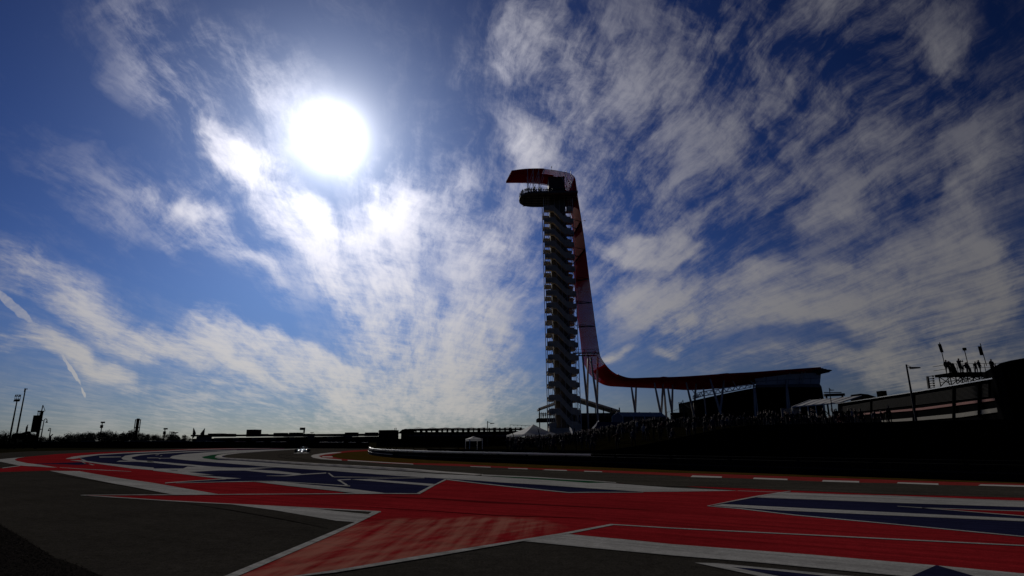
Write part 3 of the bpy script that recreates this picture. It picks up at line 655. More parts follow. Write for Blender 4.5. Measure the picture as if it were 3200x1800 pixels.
# service bridge at the bend and the legs
pa, pb = at(1806, 1106, 156), at(1870, 1112, 156)
mb = MB()
for yy in (154.6, 159.5): mb.bar((pa.x - 1.5, yy, pa.z), (pb.x, yy, pa.z), .28); mb.bar((pa.x - 1.5, yy, pa.z + 1.0), (pb.x, yy, pa.z + 1.0), .06)
for i in range(8): x = pa.x - 1.4 + (pb.x - pa.x + 1.4) * i / 7; mb.bar((x, 154.6, pa.z), (x, 159.5, pa.z), .14); mb.bar((x, 154.6, pa.z), (x, 154.6, pa.z + 1), .05)
kid(mb, 'service_bridge', M_dsteel, V)
def leg(tops, mid, base, Yt, Yb):
    m_ = at(mid[0], mid[1], Yb); b_ = at(base[0], base[1], Yb); b_.z = min(b_.z, 2.2)
    for (x, y) in tops:
        t_ = at(x, y, Yt); mb = MB(); mb.tube([t_, m_.lerp(t_, .5), m_, Vector((m_.x, m_.y, b_.z))], [.22, .3, .3, .3], 8); kid(mb, 'leg', M_post, V, True); Yt += 5
leg([(1820, 1108), (1838, 1112)], (1835, 1262), (1836, 1330), 155.5, 158)
leg([(1846, 1117), (1868, 1115)], (1866, 1262), (1867, 1315), 155.5, 158)
leg([(1973, 1208), (1988, 1207)], (1985, 1288), (1985, 1318), 157, 161)
leg([(2045, 1196), (2073, 1186)], (2066, 1300), (2067, 1320), 157, 161)
leg([(2075, 1212)], (2082, 1300), (2082, 1320), 164, 163)
leg([(2087, 1212), (2102, 1202)], (2100, 1288), (2100, 1320), 157, 161)
leg([(2144, 1195), (2176, 1187)], (2168, 1292), (2169, 1320), 157, 161)
leg([(2219, 1184), (2264, 1178)], (2250, 1287), (2252, 1310), 155.5, 153.5)
leg([(2355, 1196)], (2360, 1287), (2360, 1310), 157, 154.0)
leg([(2457, 1190)], (2461, 1275), (2461, 1310), 157, 154.0)
# ------------------------------------------------------------------ hillside
def sst(a, b, x): t = max(0, min(1, (x - a) / (b - a))); return t * t * (3 - 2 * t)
BAR = [gz(x, y) for x, y in ((1154, 1416), (1157, 1419.5), (1166, 1422.5), (1190, 1426), (1232, 1430), (1340, 1437), (1449, 1442), (1557, 1446), (1694, 1452), (1850, 1458), (2100, 1468), (2500, 1482), (3200, 1506), (3500, 1515))]
def bardist(x, y):
    """signed distance beyond the trackside barrier (positive behind it)"""
    best = 1e9; sg = 1
    for a, b in zip(BAR, BAR[1:]):
        d = b - a; t = max(0, min(1, ((x - a.x) * d.x + (y - a.y) * d.y) / (d.x ** 2 + d.y ** 2))); q = a + d * t
        L = math.hypot(x - q.x, y - q.y)
        if L < best: best = L; sg = 1 if d.x * (y - q.y) - d.y * (x - q.x) > 0 else -1
    return best * sg
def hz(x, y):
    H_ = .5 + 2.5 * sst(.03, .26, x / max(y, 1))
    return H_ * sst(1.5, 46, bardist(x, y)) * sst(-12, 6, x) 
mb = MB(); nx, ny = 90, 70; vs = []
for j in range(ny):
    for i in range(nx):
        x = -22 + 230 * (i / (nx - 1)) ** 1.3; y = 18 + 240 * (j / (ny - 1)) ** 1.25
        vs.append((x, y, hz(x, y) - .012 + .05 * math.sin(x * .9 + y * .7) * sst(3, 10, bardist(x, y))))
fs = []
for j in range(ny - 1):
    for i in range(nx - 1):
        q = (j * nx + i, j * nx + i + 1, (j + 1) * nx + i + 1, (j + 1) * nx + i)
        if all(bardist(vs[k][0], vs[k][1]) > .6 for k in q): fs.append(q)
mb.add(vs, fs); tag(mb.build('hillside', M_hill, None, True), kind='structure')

def kidmb(par, name, m_, mb, lab=None):
    o = mb.build(name, m_); o.parent = par; o.matrix_parent_inverse = Matrix.Translation(-par.location) if abs(par.rotation_euler.z) < 1e-6 else (Matrix.Translation(par.location) @ Matrix.Rotation(par.rotation_euler.z, 4, 'Z')).inverted()
    if lab: o['label'] = lab
    return o
def P4(x, y): return (1150 + x * .27174, 1280 + y * .27174)
# ------------------------------------------------------------------ trackside barrier
M_armco = mat('barrier_steel', (.30, .30, .31), .35, metal=.6, var=.15, spec=.5)
M_tyre = mat('black_rubber', (.008, .008, .0085), .85, var=.4, scale=6, spec=.05)
M_cap = mat('white_rail_cap', (.85, .84, .82), .3, metal=.9, var=.08, spec=.6)
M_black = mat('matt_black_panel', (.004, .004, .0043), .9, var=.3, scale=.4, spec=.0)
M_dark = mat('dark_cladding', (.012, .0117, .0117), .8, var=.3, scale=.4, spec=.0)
M_whitefab = mat('white_tent_fabric', (.80, .80, .79), .7, var=.05, trans=(.9, .9, .87, .6), spec=.2)
M_greyfab = mat('grey_tent_fabric', (.55, .54, .52), .7, var=.08, trans=(.3, .3, .3, .25), spec=.2)
bar_len = [BAR[0]]
for a, b in zip(BAR, BAR[1:]):
    n = max(1, int((b - a).length / 1.6))
    for i in range(1, n + 1): bar_len.append(a.lerp(b, i / n))
bar_len = smooth_path(bar_len, 1)
W = empty('trackside_barrier', tuple(BAR[4]), 0, 'low curved trackside barrier with a pale top rail', 'barrier')
ksp = max(i for i, p in enumerate(bar_len) if 1600 + FOC * p.x / p.y < 1880)  # rails beyond this point get dark colours, painting in the shade there
for nm, z0, z1, m_, th, i0, i1 in (('tyre_wall', .0, .62, M_tyre, .35, 0, len(bar_len)), ('top_rail', .68, .78, M_cap, .12, 0, ksp + 1), ('top_rail', .66, .78, M_tyre, .12, ksp, len(bar_len)), ('lower_rail', .28, .34, M_armco, .40, 0, ksp // 2), ('lower_rail', .28, .34, M_dsteel, .40, ksp // 2, len(bar_len))):
    mb = MB(); vs = []; seg = bar_len[i0:i1]
    for i, p in enumerate(seg):
        d = (seg[min(i + 1, len(seg) - 1)] - seg[max(i - 1, 0)]).normalized(); s_ = Vector((d.y, -d.x, 0)) * th / 2
        for q, z in ((p - s_, z0), (p + s_, z0), (p + s_, z1), (p - s_, z1)): vs.append((q.x, q.y, z))
    n = len(seg); fs = [(i * 4 + k, i * 4 + (k + 1) % 4, i * 4 + 4 + (k + 1) % 4, i * 4 + 4 + k) for i in range(n - 1) for k in range(4)] + [(0, 3, 2, 1), (n * 4 - 4, n * 4 - 3, n * 4 - 2, n * 4 - 1)]
    mb.add(vs, fs); kidmb(W, nm, m_, mb)
for p in bar_len[::2][:90]: mb = MB(); mb.box((p.x, p.y + .05, .4), (.12, .12, .76)); kidmb(W, 'post', M_dsteel, mb)
# debris fence behind it
Fn = empty('debris_fence', (BAR[6].x, BAR[6].y + 4, 0), 0, 'dark posts and wires of the fence behind the curved barrier', 'fence')
offs = []
for p in bar_len[2:]:
    offs.append(Vector((p.x + 1.2, p.y + 4.5, 0)))
offs = offs[:26]
mb = MB()
for z in (.5, .9, 1.3, 1.7, 2.1): mb.tube([(p.x, p.y, hz(p.x, p.y) + z) for p in offs[::2]], .012, 3)
kidmb(Fn, 'wires', M_black, mb)
for p in offs[::2]: mp_ = MB(); z = hz(p.x, p.y); mp_.bar((p.x, p.y, z - .2), (p.x, p.y, z + 2.0), .06); mp_.bar((p.x, p.y, z + 2.0), (p.x - .15, p.y - .4, z + 2.5), .05); kidmb(Fn, 'fence_post', M_black, mp_)
# pale low boards seen between the fence posts
for i, (x0, x1, y0, y1, lab) in enumerate(((1240, 1282, 1405, 1413, 'pale low board behind the left end of the barrier'), (1290, 1348, 1406, 1415, 'widest pale low board behind the barrier'), (1353, 1392, 1407, 1415, 'pale board just left of the gap by the white tent'), (1398, 1448, 1407, 1413, 'pale low board nearest the small white tent'))):
    a, b = at(x0, y1, 74), at(x1, y0, 74); mb = MB(); mb.box(((a.x + b.x) / 2, 74, (a.z + b.z) / 2), (b.x - a.x, .12, b.z - a.z)); mb.box((a.x + .1, 74.1, b.z / 2 - .1), (.08, .1, b.z)); mb.box((b.x - .1, 74.1, b.z / 2 - .1), (.08, .1, b.z))
    tag(mb.build('low_board', mat('pale_board', (.35, .34, .32), .6)), lab, 'board', 'pale boards behind the barrier')
sc_ = [Vector((p.x + .8, p.y + 3.2, 0)) for p in bar_len if p.y < 58]
mb = MB(); vs = []
for i, p in enumerate(sc_):
    pxx = 1600 + FOC * p.x / p.y; h = .9 + 1.5 * sst(1800, 2350, pxx); g1 = hz(p.x, p.y)
    vs += [(p.x, p.y, g1 - .2), (p.x, p.y + .08, g1 - .2), (p.x, p.y + .08, g1 + h), (p.x, p.y, g1 + h)]
n = len(sc_); mb.add(vs, [(i * 4 + k, i * 4 + (k + 1) % 4, i * 4 + 4 + (k + 1) % 4, i * 4 + 4 + k) for i in range(n - 1) for k in range(4)] + [(0, 3, 2, 1), (n * 4 - 4, n * 4 - 3, n * 4 - 2, n * 4 - 1)])
tag(mb.build('screened_fence', M_black), 'black screened fence rising to the right behind the trackside barrier', 'fence')
# black hoarding with a round registered mark
a = at(2120, 1446, 41.5); b = at(2205, 1410, 41.5); gzv = hz((a.x + b.x) / 2, 41.5)
Hd = empty('advertising_hoarding', ((a.x + b.x) / 2, 41.5, gzv), 0, 'black trackside hoarding bearing a small ringed letter R', 'hoarding')
mb = MB(); mb.box(((a.x + b.x) / 2, 41.55, (a.z + b.z) / 2), (b.x - a.x + 4, .08, b.z - a.z)); kidmb(Hd, 'board', M_black, mb)
mb = MB(); mb.box((a.x, 41.65, gzv + .3), (.08, .1, 1.4)); mb.box((b.x, 41.65, gzv + .3), (.08, .1, 1.4)); kidmb(Hd, 'stand', M_dsteel, mb)
c = at(2161, 1425, 41.45); mb = MB(); ring = [Vector((c.x + .135 * math.cos(t * math.pi / 12), 41.49, c.z + .135 * math.sin(t * math.pi / 12))) for t in range(25)]; mb.tube(ring, .012, 5, cap=False)
mb.box((c.x - .035, 41.49, c.z), (.022, .02, .14)); mb.box((c.x, 41.49, c.z + .06), (.06, .02, .02)); mb.box((c.x, 41.49, c.z + .0), (.06, .02, .02)); mb.box((c.x + .035, 41.49, c.z + .03), (.02, .02, .05)); mb.bar((c.x, 41.49, c.z), (c.x + .045, 41.49, c.z - .07), .022)
kidmb(Hd, 'ringed_letter', mat('grey_lettering', (.14, .14, .14), .6), mb)

# ------------------------------------------------------------------ hospitality suite behind the tower
def wbox(mb, x0, x1, y0, y1, z0, z1, mi=0): mb.box(((x0 + x1) / 2, (y0 + y1) / 2, (z0 + z1) / 2), (x1 - x0, y1 - y0, z1 - z0), 0, mi)
Ys = 166.0
el, er = at(1683, 1275, Ys), at(1938, 1282, Ys); pk = at(1790, 1236, Ys)
S_ = empty('hospitality_suite', ((el.x + er.x) / 2, Ys + 5, 2), 0, 'two-storey hospitality suite under a shallow gable roof behind the tower foot', 'building')
mb = MB(); mb.slab([(el.x, Ys, el.z), (pk.x, Ys, pk.z), (er.x, Ys, er.z), (er.x, Ys, er.z - .5), (pk.x, Ys, pk.z - .6), (el.x, Ys, el.z - .5)], (0, 12, 0)); kidmb(S_, 'roof', M_greyfab, mb)
fl = at(1683, 1307, Ys).z
mb = MB(); wbox(mb, el.x - .3, er.x, Ys - .8, Ys + 12, fl - .9, fl); kidmb(S_, 'upper_floor', M_dark, mb)
mb = MB(); wbox(mb, el.x + 8.5, er.x - 1, Ys + 2, Ys + 11, 0, er.z - .6); kidmb(S_, 'inner_rooms', M_dark, mb)
for i in range(11):
    x = el.x + .2 + (er.x - el.x - .4) * i / 10; mb = MB(); mb.box((x, Ys, el.z / 2), (.28, .28, el.z - .3)); kidmb(S_, 'post', M_dsteel, mb)
mb = MB()
for z in (fl + 1.1, fl + .6): mb.bar((el.x - .2, Ys - .75, z), (er.x, Ys - .75, z), .06)
for i in range(22): x = el.x - .2 + (er.x - el.x) * i / 21; mb.bar((x, Ys - .75, fl), (x, Ys - .75, fl + 1.1), .05)
kidmb(S_, 'balustrade', M_rail, mb)
M_drape = mat('blue_grey_drape', (.045, .048, .08), .8); mb = MB()
for i in range(4): x = el.x + 14.5 + i * 1.7; mb.slab([(x, Ys + .5, er.z - .7), (x + 1.0, Ys + .5, er.z - .7), (x + .75, Ys + .5, fl + .4 - i * .3), (x + .35, Ys + .5, fl + .6)], (0, .06, 0)); kidmb(S_, 'drape', M_drape, mb); mb = MB()
SUITE_FLOOR = fl; SUITE_X0 = el.x; SUITE_Y = Ys

# ------------------------------------------------------------------ tents
def peak_tent(name, pxl, pxr, apex, Yc, depth, lab, cat='tent', mat_=None, skirt=.35, near=None):
    A_ = at(pxl[0], pxl[1], Yc - depth / 2 * (near is None)); B_ = at(pxr[0], pxr[1], Yc); ap = at(apex[0], apex[1], Yc)
    z = (A_.z + B_.z) / 2; x0, x1 = A_.x, B_.x; g0 = hz((x0 + x1) / 2, Yc)
    t = empty(name, ((x0 + x1) / 2, Yc, g0), 0, lab, cat)
    c4 = [Vector((x0, Yc - depth / 2, z)), Vector((x1, Yc - depth / 2, z)), Vector((x1, Yc + depth / 2, z)), Vector((x0, Yc + depth / 2, z))]
    if near: c4 = [Vector((A_.x * (Yc + depth * .5) / Yc, Yc + depth * .5, z)), at(near[0], near[1], Yc - depth * .62), Vector((B_.x, Yc + .5, z)), Vector((x0 + (x1 - x0) * .66, Yc + depth * .62, z))]; c4[1].z = z
    mb = MB(); n = 5
    for k in range(4):
        a, b = c4[k], c4[(k + 1) % 4]
        rows = []
        for i in range(n + 1):
            s_ = i / n; sag = -.10 * (ap.z - z) * math.sin(math.pi * s_)
            rows.append((a.lerp(ap, s_) + Vector((0, 0, sag)), b.lerp(ap, s_) + Vector((0, 0, sag))))
        for i in range(n): mb.add([rows[i][0], rows[i][1], rows[i + 1][1], rows[i + 1][0]], [(0, 1, 2, 3)])
        mb.add([a, b, b - Vector((0, 0, skirt)), a - Vector((0, 0, skirt))], [(3, 2, 1, 0)])
    kidmb(t, 'canopy', mat_ or M_whitefab, mb)
    for c in c4: mb = MB(); mb.tube([(c.x, c.y, g0 - .1), (c.x, c.y, z)], .06, 6); kidmb(t, 'pole', M_steel, mb)
    return t
peak_tent('peaked_tent', (1583, 1361), (1746, 1356), (1667, 1326), 128, 11, 'large white peaked tent at the left of the tower foot', near=(1634, 1362))
peak_tent('small_tent', (1455, 1373), (1507, 1369), (1480, 1363), 95, 3, 'small white peaked tent behind the curved barrier', near=(1468, 1374))
def marquee(name, p_eave_l, p_apex, p_eave_r, p_ridge_r, Yc, Yend, lab, g0=None, fab=None, wall=True, bays=4):
    a, b, c = at(*p_eave_l, Yc), at(*p_apex, Yc), at(*p_eave_r, Yc); r_ = at(*p_ridge_r, Yend); d = r_ - b
    g0 = hz(b.x, Yc) if g0 is None else g0
    t = empty(name, (b.x, Yc, g0), 0, lab, 'tent')
    th = Vector((0, 0, -.08))
    mb = MB(); mb.slab([a, b, b + d, a + d], th); mb.slab([b, c, c + d, b + d], th); kidmb(t, 'roof', fab or M_greyfab, mb)
    mb = MB()
    for i in range(bays + 1):
        o = d * (i / bays); u = Vector((0, 0, .04)); mb.bar(a + o + u, b + o + u, .12); mb.bar(b + o + u, c + o + u, .12)
        for q in (a, c): mb.bar(Vector((q.x, q.y, g0 - .2)) + Vector((o.x, o.y, 0)), q + o, .14)
    kidmb(t, 'frame', M_steel, mb)
    if wall:
        mb = MB(); mb.slab([Vector((a.x, a.y, g0)), a, b, c, Vector((c.x, c.y, g0))], (d.normalized() * .05)); kidmb(t, 'gable_wall', mat('dim_tent_wall', (.22, .20, .20), .8), mb)
        mb = MB(); mb.slab([Vector((c.x, c.y, g0)), c, c + d, Vector((c.x + d.x, c.y + d.y, g0))], (-.05, .02, 0)); kidmb(t, 'side_wall', mat('shaded_tent_wall', (.055, .045, .045), .8), mb)  # walls coloured darker than the roof to paint in their shade
    return t
marquee('marquee', (1912, 1303), (1929, 1288), (1946, 1301), (2064, 1289), 138, 142, 'grey gabled marquee right of the tower behind the crowd')
# long pale marquee roof in front of the stage on the right
a, b, c, d = at(2475, 1272, 128), at(2533, 1250, 134), at(2692, 1236.5, 134), at(2622, 1259, 126)
g0 = hz(a.x, 128)
t = empty('long_marquee', (a.x, 128, g0), 0, 'long pale marquee roof between the stage and the grandstand', 'tent')
mb = MB(); mb.slab([a, b, c, d], (0, 0, -.15)); kidmb(t, 'roof', M_greyfab, mb)
mb = MB()
for i in range(6): s_ = i / 5; mb.bar(a.lerp(d, s_) + Vector((0, 0, .05)), b.lerp(c, s_) + Vector((0, 0, .05)), .12)
for i in range(7): q = a.lerp(d, i / 6); mb.bar((q.x, q.y, g0 - .3), q, .16)
mb.bar(a, d, .2); kidmb(t, 'frame', M_steel, mb)
mb = MB(); q0, q1 = at(2440, 1276, 129), at(2500, 1276, 129); mb.slab([Vector((q0.x, 129, g0)), q0, q1, Vector((q1.x, 129, g0))], (0, .1, 0)); kidmb(t, 'end_wall', mat('pale_end_wall', (.16, .16, .17), .8), mb)
mb = MB(); q = [at(2689, 1230, 136), at(2712, 1232, 136), at(2741, 1241, 136), at(2741, 1262, 136), at(2689, 1262, 136)]; mb.slab(q, (0, 4, 0)); o = mb.build('dark_wedge_roof', M_black); tag(o, 'dark wedge-shaped roof end above the long marquee', 'roof')
mb = MB(); wbox(mb, at(2748, 1230, 134).x, at(2763, 1230, 134).x, 133, 135, 4, at(2750, 1222, 134).z); mb.box((at(2755, 1230, 134).x, 132.95, at(2750, 1226, 134).z), (.6, .1, .4)); tag(mb.build('equipment_box', M_black), 'dark square box standing up behind the grandstand roof line', 'box')
g_ = empty('lighting_gantry', (at(2600, 1240, 140).x, 140, 4), 0, 'dark lighting gantry on two posts behind the long marquee', 'gantry')
mb = MB(); p, q = at(2576, 1235, 140), at(2638, 1233, 140); mb.bar(p, q, .7, .6); mb.bar(p + Vector((0, 0, .6)), q + Vector((-.6, 0, .5)), .2); kidmb(g_, 'beam', M_dsteel, mb)
for x in (2582, 2632): mb = MB(); s_ = at(x, 1236, 140); mb.bar((s_.x, 140, 3), s_, .3); kidmb(g_, 'post', M_dsteel, mb)

# blue shade sail with a sunlit edge
sl = empty('shade_sail', (at(1900, 1330, 120).x, 120, hz(24, 120)), 0, 'dark blue shade sail with one bright curling edge beside the tower', 'shade sail')
M_blue_fab = mat('blue_sail_fabric', (.020, .026, .085), .7, var=.2, trans=(.02, .03, .12, .3))
q = [at(1868, 1318, 119), at(1905, 1324, 121), at(1935, 1321, 120), at(1960, 1327, 121), at(1985, 1321, 120), at(1985, 1340, 118), at(1940, 1337, 118), at(1900, 1345, 118), at(1858, 1340, 118)]
mb = MB(); mb.slab(q, (0, .06, -.02)); kidmb(sl, 'sail', M_blue_fab, mb)
q = [at(1849, 1341, 117), at(1853, 1338, 117), at(1861, 1329, 118), at(1867, 1321, 119), at(1870, 1314, 119), at(1865, 1320, 118.9), at(1857, 1330, 117.9), at(1850, 1337, 117)]
mb = MB(); mb.slab(q, (.3, 1.2, -.05)); kidmb(sl, 'curled_edge', mat('painted_sunlit_edge', (.8, .8, .8), .4, trans=(.9, .9, .9, .5)), mb)  # sunlight on the blue sail's edge, painted as a white strip
for x in (1870, 1935, 1984): s_ = at(x, 1318, 120.5); mb = MB(); mb.bar((s_.x, 120.5, hz(s_.x, 120)), s_, .12); kidmb(sl, 'pole', M_dsteel, mb)
fl_ = empty('feather_flag', (at(1787, 1357, 100).x, 100, hz(10, 100)), 0, 'white feather flag beside the tower foot', 'flag')
mb = MB(); q = [at(1779.5, 1334, 100), at(1783, 1337, 100), at(1787, 1343, 100), at(1789.5, 1352, 100), at(1788, 1358, 100), at(1784, 1352, 100), at(1780, 1343, 100)]; mb.slab(q, (.03, .03, 0)); kidmb(fl_, 'cloth', mat('white_flag_cloth', (.6, .6, .6), .7, trans=(.8, .8, .8, .5)), mb)
mb = MB(); p = at(1779, 1334, 100); mb.tube([(p.x, 100, p.z), (p.x - .02, 100, hz(10, 100))], .025, 5); kidmb(fl_, 'pole', M_steel, mb)

# ------------------------------------------------------------------ stage building under the canopy
Sg = empty('stage_building', (at(2400, 1280, 160).x, 165, 3), 0, 'black stage building with a pale fascia under the red canopy', 'building')
Yg = 158.0
M_fascia = mat('pale_fascia_panel', (.42, .41, .40), .7, var=.08, scale=.3)
body = [at(1800 + x * .3494, 1060 + y * .3494, Yg) for x, y in ((1082, 545), (1290, 498), (1450, 462), (1615, 432), (1880, 425), (2196, 425), (2205, 470), (2216, 532))]
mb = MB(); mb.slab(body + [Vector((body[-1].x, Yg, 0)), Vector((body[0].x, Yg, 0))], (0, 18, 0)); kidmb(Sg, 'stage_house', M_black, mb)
fs_ = [z_ for z_ in (at(1800 + x * .3494, 1060 + y * .3494, Yg - .4) for x, y in ((1600, 352), (1900, 312), (2192, 296), (2183, 398), (1880, 402), (1615, 410)))]
mb = MB(); mb.slab(fs_, (0, .3, 0)); kidmb(Sg, 'fascia', M_fascia, mb)
mb = MB()
for (x0, y0, x1, y1) in ((1605, 380, 2188, 345),): mb.bar(at(1800 + x0 * .3494, 1060 + y0 * .3494, Yg - .45), at(1800 + x1 * .3494, 1060 + y1 * .3494, Yg - .45), .08)
for x in (1700, 1800, 1900, 2000, 2100): mb.bar(at(1800 + x * .3494, 1060 + 335 * .3494, Yg - .45), at(1800 + x * .3494, 1060 + 400 * .3494, Yg - .45), .05)
kidmb(Sg, 'fascia_joints', M_dark, mb)
q = [at(1800 + x * .3494, 1060 + y * .3494, Yg - 1.0) for x, y in ((1613, 408), (1880, 402), (2180, 399), (2200, 430), (1880, 428), (1615, 432))]
mb = MB(); mb.slab(q, (0, .9, 0)); kidmb(Sg, 'ledge', mat('grey_ledge', (.10, .10, .10), .7), mb)
# open truss left of the fascia
tt = [at(1800 + x * .3494, 1060 + y * .3494, Yg) for x, y in ((1085, 500), (1130, 470), (1290, 440), (1450, 418), (1610, 400))]
tb = [at(1800 + x * .3494, 1060 + y * .3494, Yg) for x, y in ((1085, 525), (1130, 508), (1290, 480), (1450, 452), (1612, 420))]
mb = MB()
for yo in (0, 4):
    o_ = Vector((0, yo, 0))
    for a, b in zip(tt, tt[1:]): mb.bar(a + o_, b + o_, .12)
    for a, b in zip(tb, tb[1:]): mb.bar(a + o_, b + o_, .18)
    for a, b in ((tt[0], tb[0]), (tt[-1], tb[-1])): mb.bar(a + o_, b + o_, .12)
    for q_ in tb + tt: mb.bar(q_, q_ + Vector((0, 4, 0)), .1)
    for (a, b), (c, d) in zip(zip(tt, tt[1:]), zip(tb, tb[1:])):
        for i in range(3): s0, s1 = i / 3, (i + 1) / 3; mb.bar(c.lerp(d, s0) + o_, a.lerp(b, (s0 + s1) / 2) + o_, .10); mb.bar(a.lerp(b, (s0 + s1) / 2) + o_, c.lerp(d, s1) + o_, .10)
kidmb(Sg, 'truss', M_steel, mb)
for (x0, y0, x1, y1) in ((1620, 395, 1690, 335), (1820, 380, 1880, 400), (1880, 400, 1915, 300), (1960, 360, 2030, 395), (2030, 395, 2050, 290), (2030, 395, 2020, 290), (1040, 455, 1085, 520), (1400, 370, 1440, 440), (1560, 370, 1600, 420)):
    mb = MB(); mb.bar(at(1800 + x0 * .3494, 1060 + y0 * .3494, Yg - 1.2), at(1800 + x1 * .3494, 1060 + y1 * .3494, Yg - 1.2), .16); kidmb(Sg, 'brace', M_post, mb)
for x in (1140, 1600, 1890): a = at(1800 + x * .3494, 1060 + 440 * .3494, Yg - 1.2); mb = MB(); mb.bar((a.x, a.y, 2), a, .3); kidmb(Sg, 'post', M_post, mb)
mb = MB(); wbox(mb, at(2105, 1290, 135).x, at(2149, 1290, 135).x, 135, 138, 2, at(2120, 1289, 135).z); mb.box((at(2127, 1290, 135).x, 134.95, 5.5), (2.6, .1, .5)); tag(mb.build('dark_kiosk', M_black), 'flat-topped black kiosk behind the crowd under the canopy legs', 'kiosk')

# ------------------------------------------------------------------ grandstand wall on the right
gs0 = Vector((50.2, 60, 0)); gs1 = Vector((61.6, 111, 0)); gd = (gs1 - gs0).normalized(); gn = Vector((gd.y, -gd.x, 0))
Gs = empty('grandstand', tuple(gs0.lerp(gs1, .5)), 0, 'long dark grandstand with a bright roof edge and a red stripe', 'grandstand')
def gpt(px, py, off=0.0):
    """point on the grandstand's front plane seen at a photo pixel"""
    d_ = ray(px, py); o_ = Vector((0, 0, EYE)); p0 = gs0 - gn * -off
    nrm = Vector((gn.x, gn.y, 0)); k = (p0 - o_).dot(nrm) / d_.dot(nrm); return o_ + d_ * k
roof = [gpt(2618, 1262), gpt(2720, 1247), gpt(2880, 1222.5), gpt(3000, 1202), gpt(3128, 1180)]
def gband(name, top, bot, th, m_, off):
    mb = MB(); T_ = [gpt(*p, off) for p in top]; B_ = [gpt(*p, off) for p in bot]; mb.slab(T_ + B_[::-1], gn * th); return kidmb(Gs, name, m_, mb)
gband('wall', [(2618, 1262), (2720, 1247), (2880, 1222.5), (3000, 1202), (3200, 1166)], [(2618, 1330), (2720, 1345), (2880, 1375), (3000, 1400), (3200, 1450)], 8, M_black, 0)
mb = MB()
for a, b in zip(roof, roof[1:]): mb.bar(a - gn * .25, b - gn * .25, .5, .12)
kidmb(Gs, 'roof_edge', mat('aluminium_flashing', (.6, .6, .6), .25, metal=.7, spec=.6), mb)
gband('red_stripe', [(2668, 1294), (2880, 1274), (3060, 1250), (3134, 1241)], [(2660, 1299), (2880, 1281), (3060, 1258), (3134, 1248)], .1, mat('rust_red_stripe', (.16, .030, .018), .7, var=.2), -.14)
gband('pale_stripe', [(2752, 1314), (2880, 1303), (3000, 1291), (3145, 1270)], [(2758, 1320), (2880, 1313), (3000, 1304), (3145, 1284)], .12, mat('pale_wall_band', (.13, .115, .09), .7, var=.2), -.16)
M_louv = mat('louvre_metal', (.022, .020, .018), .7, spec=.05)
for i in range(11):
    mb = MB(); s_ = i / 10; l0 = (2634, 1271 + s_ * 20); l1 = (3090, 1196 + s_ * 42); mb.bar(gpt(*l0, -.1), gpt(*l1, -.1), .08, .06); kidmb(Gs, 'louvre', M_louv, mb)
for x in (2722, 2855, 2980, 3060): t_ = -(x - 2880) * .155; mb = MB(); mb.bar(gpt(x, 1222 + t_, -.2), gpt(x, 1222 + t_ + 110, -.2), .22); kidmb(Gs, 'column', M_black, mb)
# nearer dark stand end that closes the right edge
E_ = empty('stand_end_block', (52, 52, 0), 0, 'tall black stand end filling the right edge', 'grandstand')
q = [at(3128, 1134, 56), at(3160, 1126, 56), at(3200, 1119, 56), at(3420, 1080, 56)]
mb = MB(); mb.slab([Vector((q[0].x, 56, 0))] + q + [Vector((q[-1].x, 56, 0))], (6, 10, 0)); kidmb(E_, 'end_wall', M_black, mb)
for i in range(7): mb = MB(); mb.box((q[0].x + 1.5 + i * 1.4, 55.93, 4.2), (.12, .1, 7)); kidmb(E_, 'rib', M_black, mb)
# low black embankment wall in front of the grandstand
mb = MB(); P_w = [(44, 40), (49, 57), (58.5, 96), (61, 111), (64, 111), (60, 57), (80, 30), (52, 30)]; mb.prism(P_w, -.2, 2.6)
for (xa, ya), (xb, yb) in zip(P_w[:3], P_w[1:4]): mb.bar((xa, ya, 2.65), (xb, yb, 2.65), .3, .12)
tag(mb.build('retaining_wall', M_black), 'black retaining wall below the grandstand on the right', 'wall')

# camera platform on scaffolding with speaker masts
PlY = 78.0
pf0, pf1 = at(2955, 1170, PlY), at(3140, 1163, PlY); zf = at(2990, 1167, PlY).z
Pf = empty('viewing_platform', (pf0.x + 4, PlY, 0), 0, 'scaffold viewing platform with spectators above the grandstand', 'platform')
mb = MB(); wbox(mb, pf0.x - .2, pf1.x + 2, PlY - 1.6, PlY + 1.8, zf - .35, zf); kidmb(Pf, 'deck', M_black, mb)
mb = MB()
for z in (.55, 1.1): mb.bar((pf0.x - .2, PlY - 1.6, zf + z), (pf1.x + 2, PlY - 1.6, zf + z), .05); mb.bar((pf0.x - .2, PlY - 1.6, zf + z), (pf0.x - .2, PlY + 1.8, zf + z), .05)
for i in range(14): x = pf0.x - .2 + i * .72; mb.bar((x, PlY - 1.6, zf), (x, PlY - 1.6, zf + 1.1), .05)
mb.slab([(pf0.x - .25, PlY - 1.65, zf - .1), (pf0.x + .45, PlY - 1.65, zf - .1), (pf0.x + .1, PlY - 1.65, zf + 1.2), (pf0.x - .3, PlY - 1.65, zf + 1.2)], (0, .1, 0))
kidmb(Pf, 'guard_rail', M_black, mb)
mb = MB()
zb = [at(x, y, PlY) for x, y in ((2965, 1204), (3000, 1200), (3035, 1193), (3070, 1187), (3105, 1181))]
for i, q in enumerate(zb):
    for yo in (-1.5, 1.5):
        mb.bar((q.x, PlY + yo, 2), (q.x, PlY + yo, zf), .09)
        if i: p = zb[i - 1]; mb.bar((p.x, PlY + yo, p.z), (q.x, PlY + yo, zf - .3), .08); mb.bar((p.x, PlY + yo, zf - .3), (q.x, PlY + yo, q.z), .08)
    mb.bar((q.x, PlY - 1.5, q.z + .5), (q.x, PlY + 1.5, q.z + .5), .07)
kidmb(Pf, 'scaffold', M_black, mb)
PLAT = (pf0.x, pf1.x, PlY, zf)
